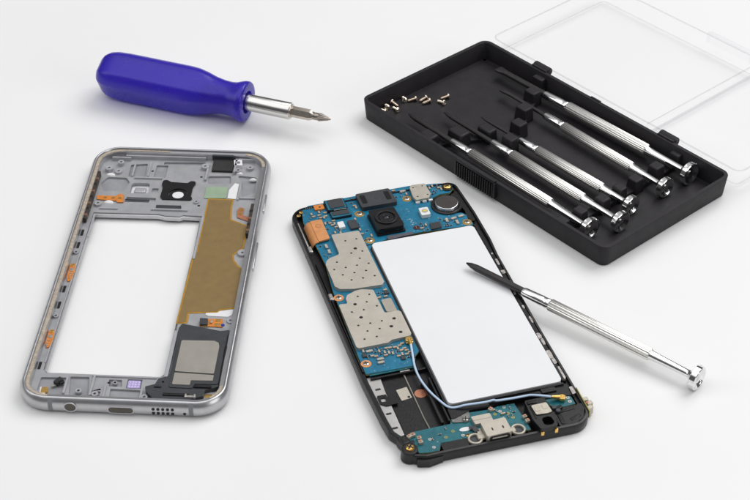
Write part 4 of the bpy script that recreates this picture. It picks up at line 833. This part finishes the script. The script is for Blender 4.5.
m = MB(); m.box(4.3, 113.0, 7.0, 24, 1.2, 4.6); m.box(4.3, 114.2, 9.0, 24, 1.6, 1.0); m.box(-7.6, 113.6, 6.5, 1.0, 2.0, 5); m.box(16.2, 113.6, 6.5, 1.0, 2.0, 5); m.build('lid_latch', MT['clear_edge'], lid, bevel=.3)

# ------------------------------------------------------------------ precision screwdrivers
def screwdriver(label, tip, cap, zt, zc, collar, grip0, grip1, tipkind, br, hr=2.0, cr=4.2, parent_frame=None, roll=0.0):
    """tip/cap: world xy in mm; distances measured from the cap along the axis"""
    a = Vector((tip[0], tip[1], zt)); b = Vector((cap[0], cap[1], zc)); Lx = (b-a).length
    X = (b-a).normalized(); Y = Vector((0, 0, 1)).cross(X).normalized(); Z = X.cross(Y)
    o = thing('precision_screwdriver', label, 'screwdriver', (0, 0, 0), 0, 'silver precision screwdrivers')
    rot = Matrix((X, Y, Z)).transposed().to_euler(); o.rotation_euler = rot; o.location = b*S
    c0, g0, g1 = -collar, -grip0, -grip1
    bl = MB()
    x0 = -Lx
    if tipkind == 'flat':
        w = br*1.5
        sec = [(x0, w, .3), (x0+1.2, w*1.02, .55), (x0+5.5, br*.95, br*.9), (c0+.5, br, br)]
        vs = []; n = 20
        for x, ry, rz in sec:
            for i in range(n):
                t_ = 2*PI*i/n; cx_, sy_ = math.cos(t_), math.sin(t_)
                k = 1/max(abs(cx_), abs(sy_)) if x < x0+3 else 1
                vs.append((x, ry*cx_*min(k, 1.2), rz*sy_*min(k, 1.2)))
        bl.add(vs, [(k*n+i, k*n+(i+1) % n, (k+1)*n+(i+1) % n, (k+1)*n+i) for k in range(3) for i in range(n)]+[tuple(range(n)), tuple(3*n+i for i in range(n))[::-1]])
    else:
        def rr(t_, x):
            f_ = max(0, min(1, (x0+4.5-x)/3.5))
            return 1-.42*f_*(abs(math.sin(2*t_+.6))**.7)
        bl.lathe([(x0, 0), (x0+.15, br*.28), (x0+2.2, br*.86), (x0+4.6, br), (c0+.5, br)], 32, rad=rr)
    bl.build('blade', MT['blade'], o, smooth=45)
    m = MB(); m.lathe([(c0, br+.15), (c0+.35, hr*.72), (c0+1.0, hr*.8), (g0-3.0, hr*.9), (g0-2.4, hr*.86), (g0-1.6, hr*.9), (g0-.2, hr*.92), (g0, hr*.88)], 64); m.build('chrome_collar', MT['chrome'], o, smooth=40)
    m = MB(); nt = 20; n = nt*5
    m.lathe([(g0, hr*.92), (g0+.45, hr*1.04), (g1-.45, hr*1.04), (g1, hr*.92)], n, rad=lambda t_, x: 1+.045*max(-.55, min(.8, math.cos(nt*t_)*1.3))-.01); m.build('knurled_grip', MT['knurl'], o, smooth=30)
    m = MB(); m.lathe([(g1, hr*.85), (g1+.6, hr*.80), (g1+5, hr*.72), (-3.6, hr*.62), (-2.8, hr*.66), (-2.2, hr*.9), (-1.6, hr*1.3)], 64); m.build('neck', MT['chrome'], o, smooth=50)
    m = MB(); oct_ = lambda t_, x: (1-.035*(1-math.cos(10*t_)))  if x < 1.2 else 1
    cp_ = [(-2.2, hr*.7), (-2.0, cr*.55), (-1.5, cr*.8), (-1.0, cr*.99), (-.8, cr*1.03), (1.1, cr*1.03), (1.3, cr*.97), (1.35, cr*.86), (1.1, cr*.78), (.3, cr*.6), (0, cr*.35), (0, 0)]
    nf = 8
    def fac(t_, x):
        u = (t_ % (2*PI/nf))-PI/nf; return (math.cos(PI/nf)/math.cos(u))if x < 1.05 and x > -.95 else .975
    m.lathe(cp_, nf*6, rad=fac); cp = m.build('swivel_cap', MT['chrome'], o, smooth=28)
    m = MB(); m.lathe([(0, hr*.62), (.55, hr*.55), (.65, hr*.3), (.5, 0)], 24); m.build('cap_rivet', MT['nickel'], cp)
    return o
ang = -0.8473; ca, sa = math.cos(ang), math.sin(ang)
def tw(x, y): return (66.23+ca*x-sa*y, 63.11+sa*x+ca*y)
screwdriver('silver screwdriver in the case nearest the clear lid, wide flat blade, thickest grip', tw(-51.9, 27.6), tw(53.6, 28.6), 5.2, 5.7, 78.0, 64.6, 21.6, 'flat', 1.35, 2.25, 4.7)
screwdriver('silver screwdriver in the case with short dark blade, second from the clear lid', tw(-39.2, 17.4), tw(53.2, 14.6), 4.9, 5.5, 66.8, 55.6, 17.6, 'flat', .85, 1.95, 4.1)
screwdriver('middle silver screwdriver of the five in the case, thinnest blade and shortest shaft', tw(-30.0, -3.9), tw(52.2, -4.0), 5.0, 5.4, 59.6, 49.6, 14.8, 'cross', .7, 1.9, 4.0)
screwdriver('silver screwdriver in the case, fourth from the lid, cap just touching its neighbour', tw(-43.0, -12.6), tw(56.6, -14.9), 4.7, 5.4, 70.6, 58.8, 19.4, 'cross', 1.0, 1.95, 4.2)
screwdriver('silver screwdriver in the case along the front wall beside the ribbed latch', tw(-51.6, -24.6), tw(51.9, -26.9), 4.9, 5.5, 77.0, 65.4, 20.6, 'cross', 1.15, 2.05, 4.4)
screwdriver('loose silver screwdriver lying across the edge of the opened phone, tip over the white battery', (33.2, -16.7), (108.6, -76.0), 7.0, 4.35, 70.8, 59.4, 18.0, 'cross', 1.3, 2.15, 4.35)

# ------------------------------------------------------------------ blue screwdriver with reversible bit
a = Vector((-115.6, 109.6, 10.2)); b = Vector((-17.9, 74.7, 9.2)); X = (b-a).normalized(); Y = Vector((0, 0, 1)).cross(X).normalized(); Z = X.cross(Y)
BS = thing('blue_screwdriver', 'stubby screwdriver with translucent blue plastic handle and steel cross bit', 'screwdriver', (0, 0, 0))
BS.rotation_euler = Matrix((X, Y, Z)).transposed().to_euler(); BS.location = a*S
def sq(t_, x):
    f_ = 1 if x < 42 else max(0, 1-(x-42)/14)
    c_ = math.cos(t_+.12); s_ = math.sin(t_+.12); e = 3.6
    r_ = (abs(c_)**e+abs(s_)**e)**(-1/e)
    u = (t_+.35) % (PI/2)-PI/4
    flat = .90/max(.01, math.cos(u)); flat = min(flat, 1.03)
    return 1+(flat-1)*f_
hp_ = [(0, 0), (.15, 3.5), (.8, 6.0), (2.2, 7.7), (4.2, 8.9), (7, 9.5), (12, 9.75), (40, 9.75), (44, 9.55), (48, 8.8), (52, 7.7), (56, 7.1), (59, 6.95), (61.5, 7.3), (63.5, 8.1), (65, 8.5), (66.3, 8.55), (66.9, 8.2), (67.1, 7.5), (67.0, 4.8), (65.6, 4.4), (65.6, 0)]
pr2 = []
for (x0, r0), (x1, r1) in zip(hp_, hp_[1:]):
    k = max(1, int((x1-x0)/1.5)); pr2 += [(x0+(x1-x0)*i/k, r0+(r1-r0)*i/k) for i in range(k)]
pr2.append(hp_[-1])
MB().lathe(pr2, 96, rad=sq).build('handle', MT['blue'], BS, smooth=60)
MB().lathe([(47, 0), (47, 3.0), (64, 3.0), (64, 3.55), (86.0, 3.55), (86.3, 3.4), (86.4, 2.9), (86.4, 2.2), (85, 2.1)], 48).build('shaft', MT['nickel'], BS, smooth=40)
MB().lathe([(86.35, 2.3), (86.35, 2.9), (86.8, 2.85), (86.9, 2.2)], 32).build('shaft_ring', MT['bit'], BS)
hexr = lambda t_, x: (math.cos(PI/6)/math.cos(((t_) % (PI/3))-PI/6))*1.08 if x < 96 else 1
bt_ = MB().lathe([(85, 2.15), (94.4, 2.15), (95.2, 1.9), (95.6, 1.7), (96.0, 1.6)], 36, rad=hexr).build('hex_bit', MT['bit'], BS, smooth=25)
MB().lathe([(95.9, 1.55), (98.2, 1.55), (98.6, 1.7), (99.2, 1.75), (102.6, .75), (103.7, .25), (103.8, 0)], 48, rad=lambda t_, x: 1-(.34*abs(math.cos(2*t_))**1.6 if x > 98.3 else 0)).build('cross_tip', MT['bitdark'], bt_, smooth=35)

# ------------------------------------------------------------------ ten loose screws in the case
def screw_obj(mesh_src, label, tail, head):
    """tail/head: case-plane xy; the head rests on the case floor"""
    t3 = Vector((*tw(*tail), 1.25+.62)); h3 = Vector((*tw(*head), 1.25+1.2))
    X = (h3-t3).normalized(); Y = Vector((0, 0, 1)).cross(X).normalized(); Z = X.cross(Y)
    root = bpy.data.objects.new('loose_screw', None); COL.objects.link(root); root.empty_display_size = .003
    root.rotation_euler = Matrix((X, Y, Z)).transposed().to_euler(); root.location = h3*S; root.scale = (1.22, 1.22, 1.22)
    root['label'] = label; root['category'] = 'screw'; root['group'] = 'tiny screws scattered in the case corner'
    if mesh_src is None:
        prof = [(-3.1, 0), (-3.1, .35), (-2.95, .48)]
        x = -2.9
        while x < -.75: prof += [(x, .55), (x+.12, .42), (x+.24, .55)]; x += .3
        prof += [(-.6, .5), (-.55, .55)]
        MB().lathe(prof, 16).build('shank', MT['screw'], root, smooth=40)
        hd = MB().lathe([(-.62, .5), (-.45, .92), (-.2, 1.0), (-.02, .9), (.1, .55), (.13, .45), (-.15, .3), (-.2, 0)], 24).build('head', MT['screw'], root, smooth=40)
        MB().box(.1, 0, 0, .06, 1.1, .22).build('slot', MT['hole'], hd); 
    else:
        for ch in mesh_src.children:
            c = ch.copy(); COL.objects.link(c); c.parent = root
            for g_ in ch.children:
                d_ = g_.copy(); COL.objects.link(d_); d_.parent = c
    return root
SCR = [((-63.6, -20.6), (-66.0, -20.9), 'tiny screw lying alone nearest the short left wall of the case'),
       ((-64.9, -15.0), (-62.9, -16.2), 'tiny screw whose head touches the tail of the next one near the left wall'),
       ((-62.3, -14.9), (-60.9, -11.4), 'tiny screw pointing away from the case corner, its tail touching another screw head'),
       ((-58.9, -10.9), (-58.7, -7.6), 'tiny screw standing farthest back of the pair in the middle of the scatter'),
       ((-56.7, -11.2), (-55.9, -8.0), 'tiny screw nearest the viewer of the pair in the middle of the scatter'),
       ((-54.4, -2.9), (-53.2, .2), 'tiny screw farthest right of the scatter, lying nearly level'),
       ((-53.3, -5.4), (-50.3, -5.0), 'tiny screw just below the rightmost one, head turned to the viewer'),
       ((-61.8, -23.0), (-59.0, -23.4), 'tiny screw closest to the long dark screwdriver blade along the front wall'),
       ((-66.0, -24.1), (-63.6, -25.3), 'tiny upturned screw in the case corner, behind the one at the front wall'),
       ((-64.4, -27.9), (-61.6, -27.9), 'tiny screw pressed against the front wall of the case in the left corner')]
s0 = None
for i, (tl, hd, lab) in enumerate(SCR):
    o = screw_obj(s0, lab, tl, hd); s0 = s0 or o

# ------------------------------------------------------------------ light, world, camera
def area(name, loc, target, w, h, power, col=(1, 1, 1)):
    d = bpy.data.lights.new(name, 'AREA'); d.shape = 'RECTANGLE'; d.size = w; d.size_y = h; d.energy = power; d.color = col
    o = bpy.data.objects.new(name, d); COL.objects.link(o); o.location = loc
    o.rotation_euler = (Vector(target)-Vector(loc)).to_track_quat('-Z', 'Y').to_euler(); return o
WORLD = .73
area('softbox_back_right', (.78, .68, 1.36), (0, .05, 0), 1.3, 1.1, 17, (1, .995, .99))
area('softbox_overhead', (-.35, -.2, 1.6), (0, 0, 0), 2.0, 1.5, 9.3, (.985, .99, 1))
area('softbox_left', (-1.25, -.1, .8), (0, 0, 0), .7, .7, 2.6)
area('softbox_front_right', (1.15, -.75, .5), (.05, .05, 0), .8, .5, 3.6)

w = bpy.data.worlds.new('World'); SC.world = w; w.use_nodes = True
N, L = w.node_tree.nodes, w.node_tree.links
bg = N['Background']; tc = N.new('ShaderNodeTexCoord'); sx = N.new('ShaderNodeSeparateXYZ'); rp = N.new('ShaderNodeValToRGB')
L.new(tc.outputs['Generated'], sx.inputs['Vector']); L.new(sx.outputs['Z'], rp.inputs['Fac']); L.new(rp.outputs['Color'], bg.inputs['Color'])
rp.color_ramp.elements[0].position = 0.45; rp.color_ramp.elements[0].color = (.12, .12, .125, 1)
rp.color_ramp.elements[1].position = 0.8; rp.color_ramp.elements[1].color = (.75, .75, .755, 1)
bg.inputs['Strength'].default_value = WORLD

cd = bpy.data.cameras.new('camera'); cam = bpy.data.objects.new('camera', cd); COL.objects.link(cam)
cam.location = (0, -.504476, .390954); cam.rotation_euler = (PI/2-.659291, 0, 0)
cd.sensor_width = 36; cd.lens = 81.78; cd.clip_start = .02; cd.clip_end = 20
SC.camera = cam
cd.dof.use_dof = True; cd.dof.focus_distance = .64; cd.dof.aperture_fstop = 64
SC.cycles.transparent_max_bounces = 32
SC.view_settings.view_transform = 'Standard'; SC.view_settings.look = 'None'; SC.view_settings.gamma = 1; SC.view_settings.exposure = 0
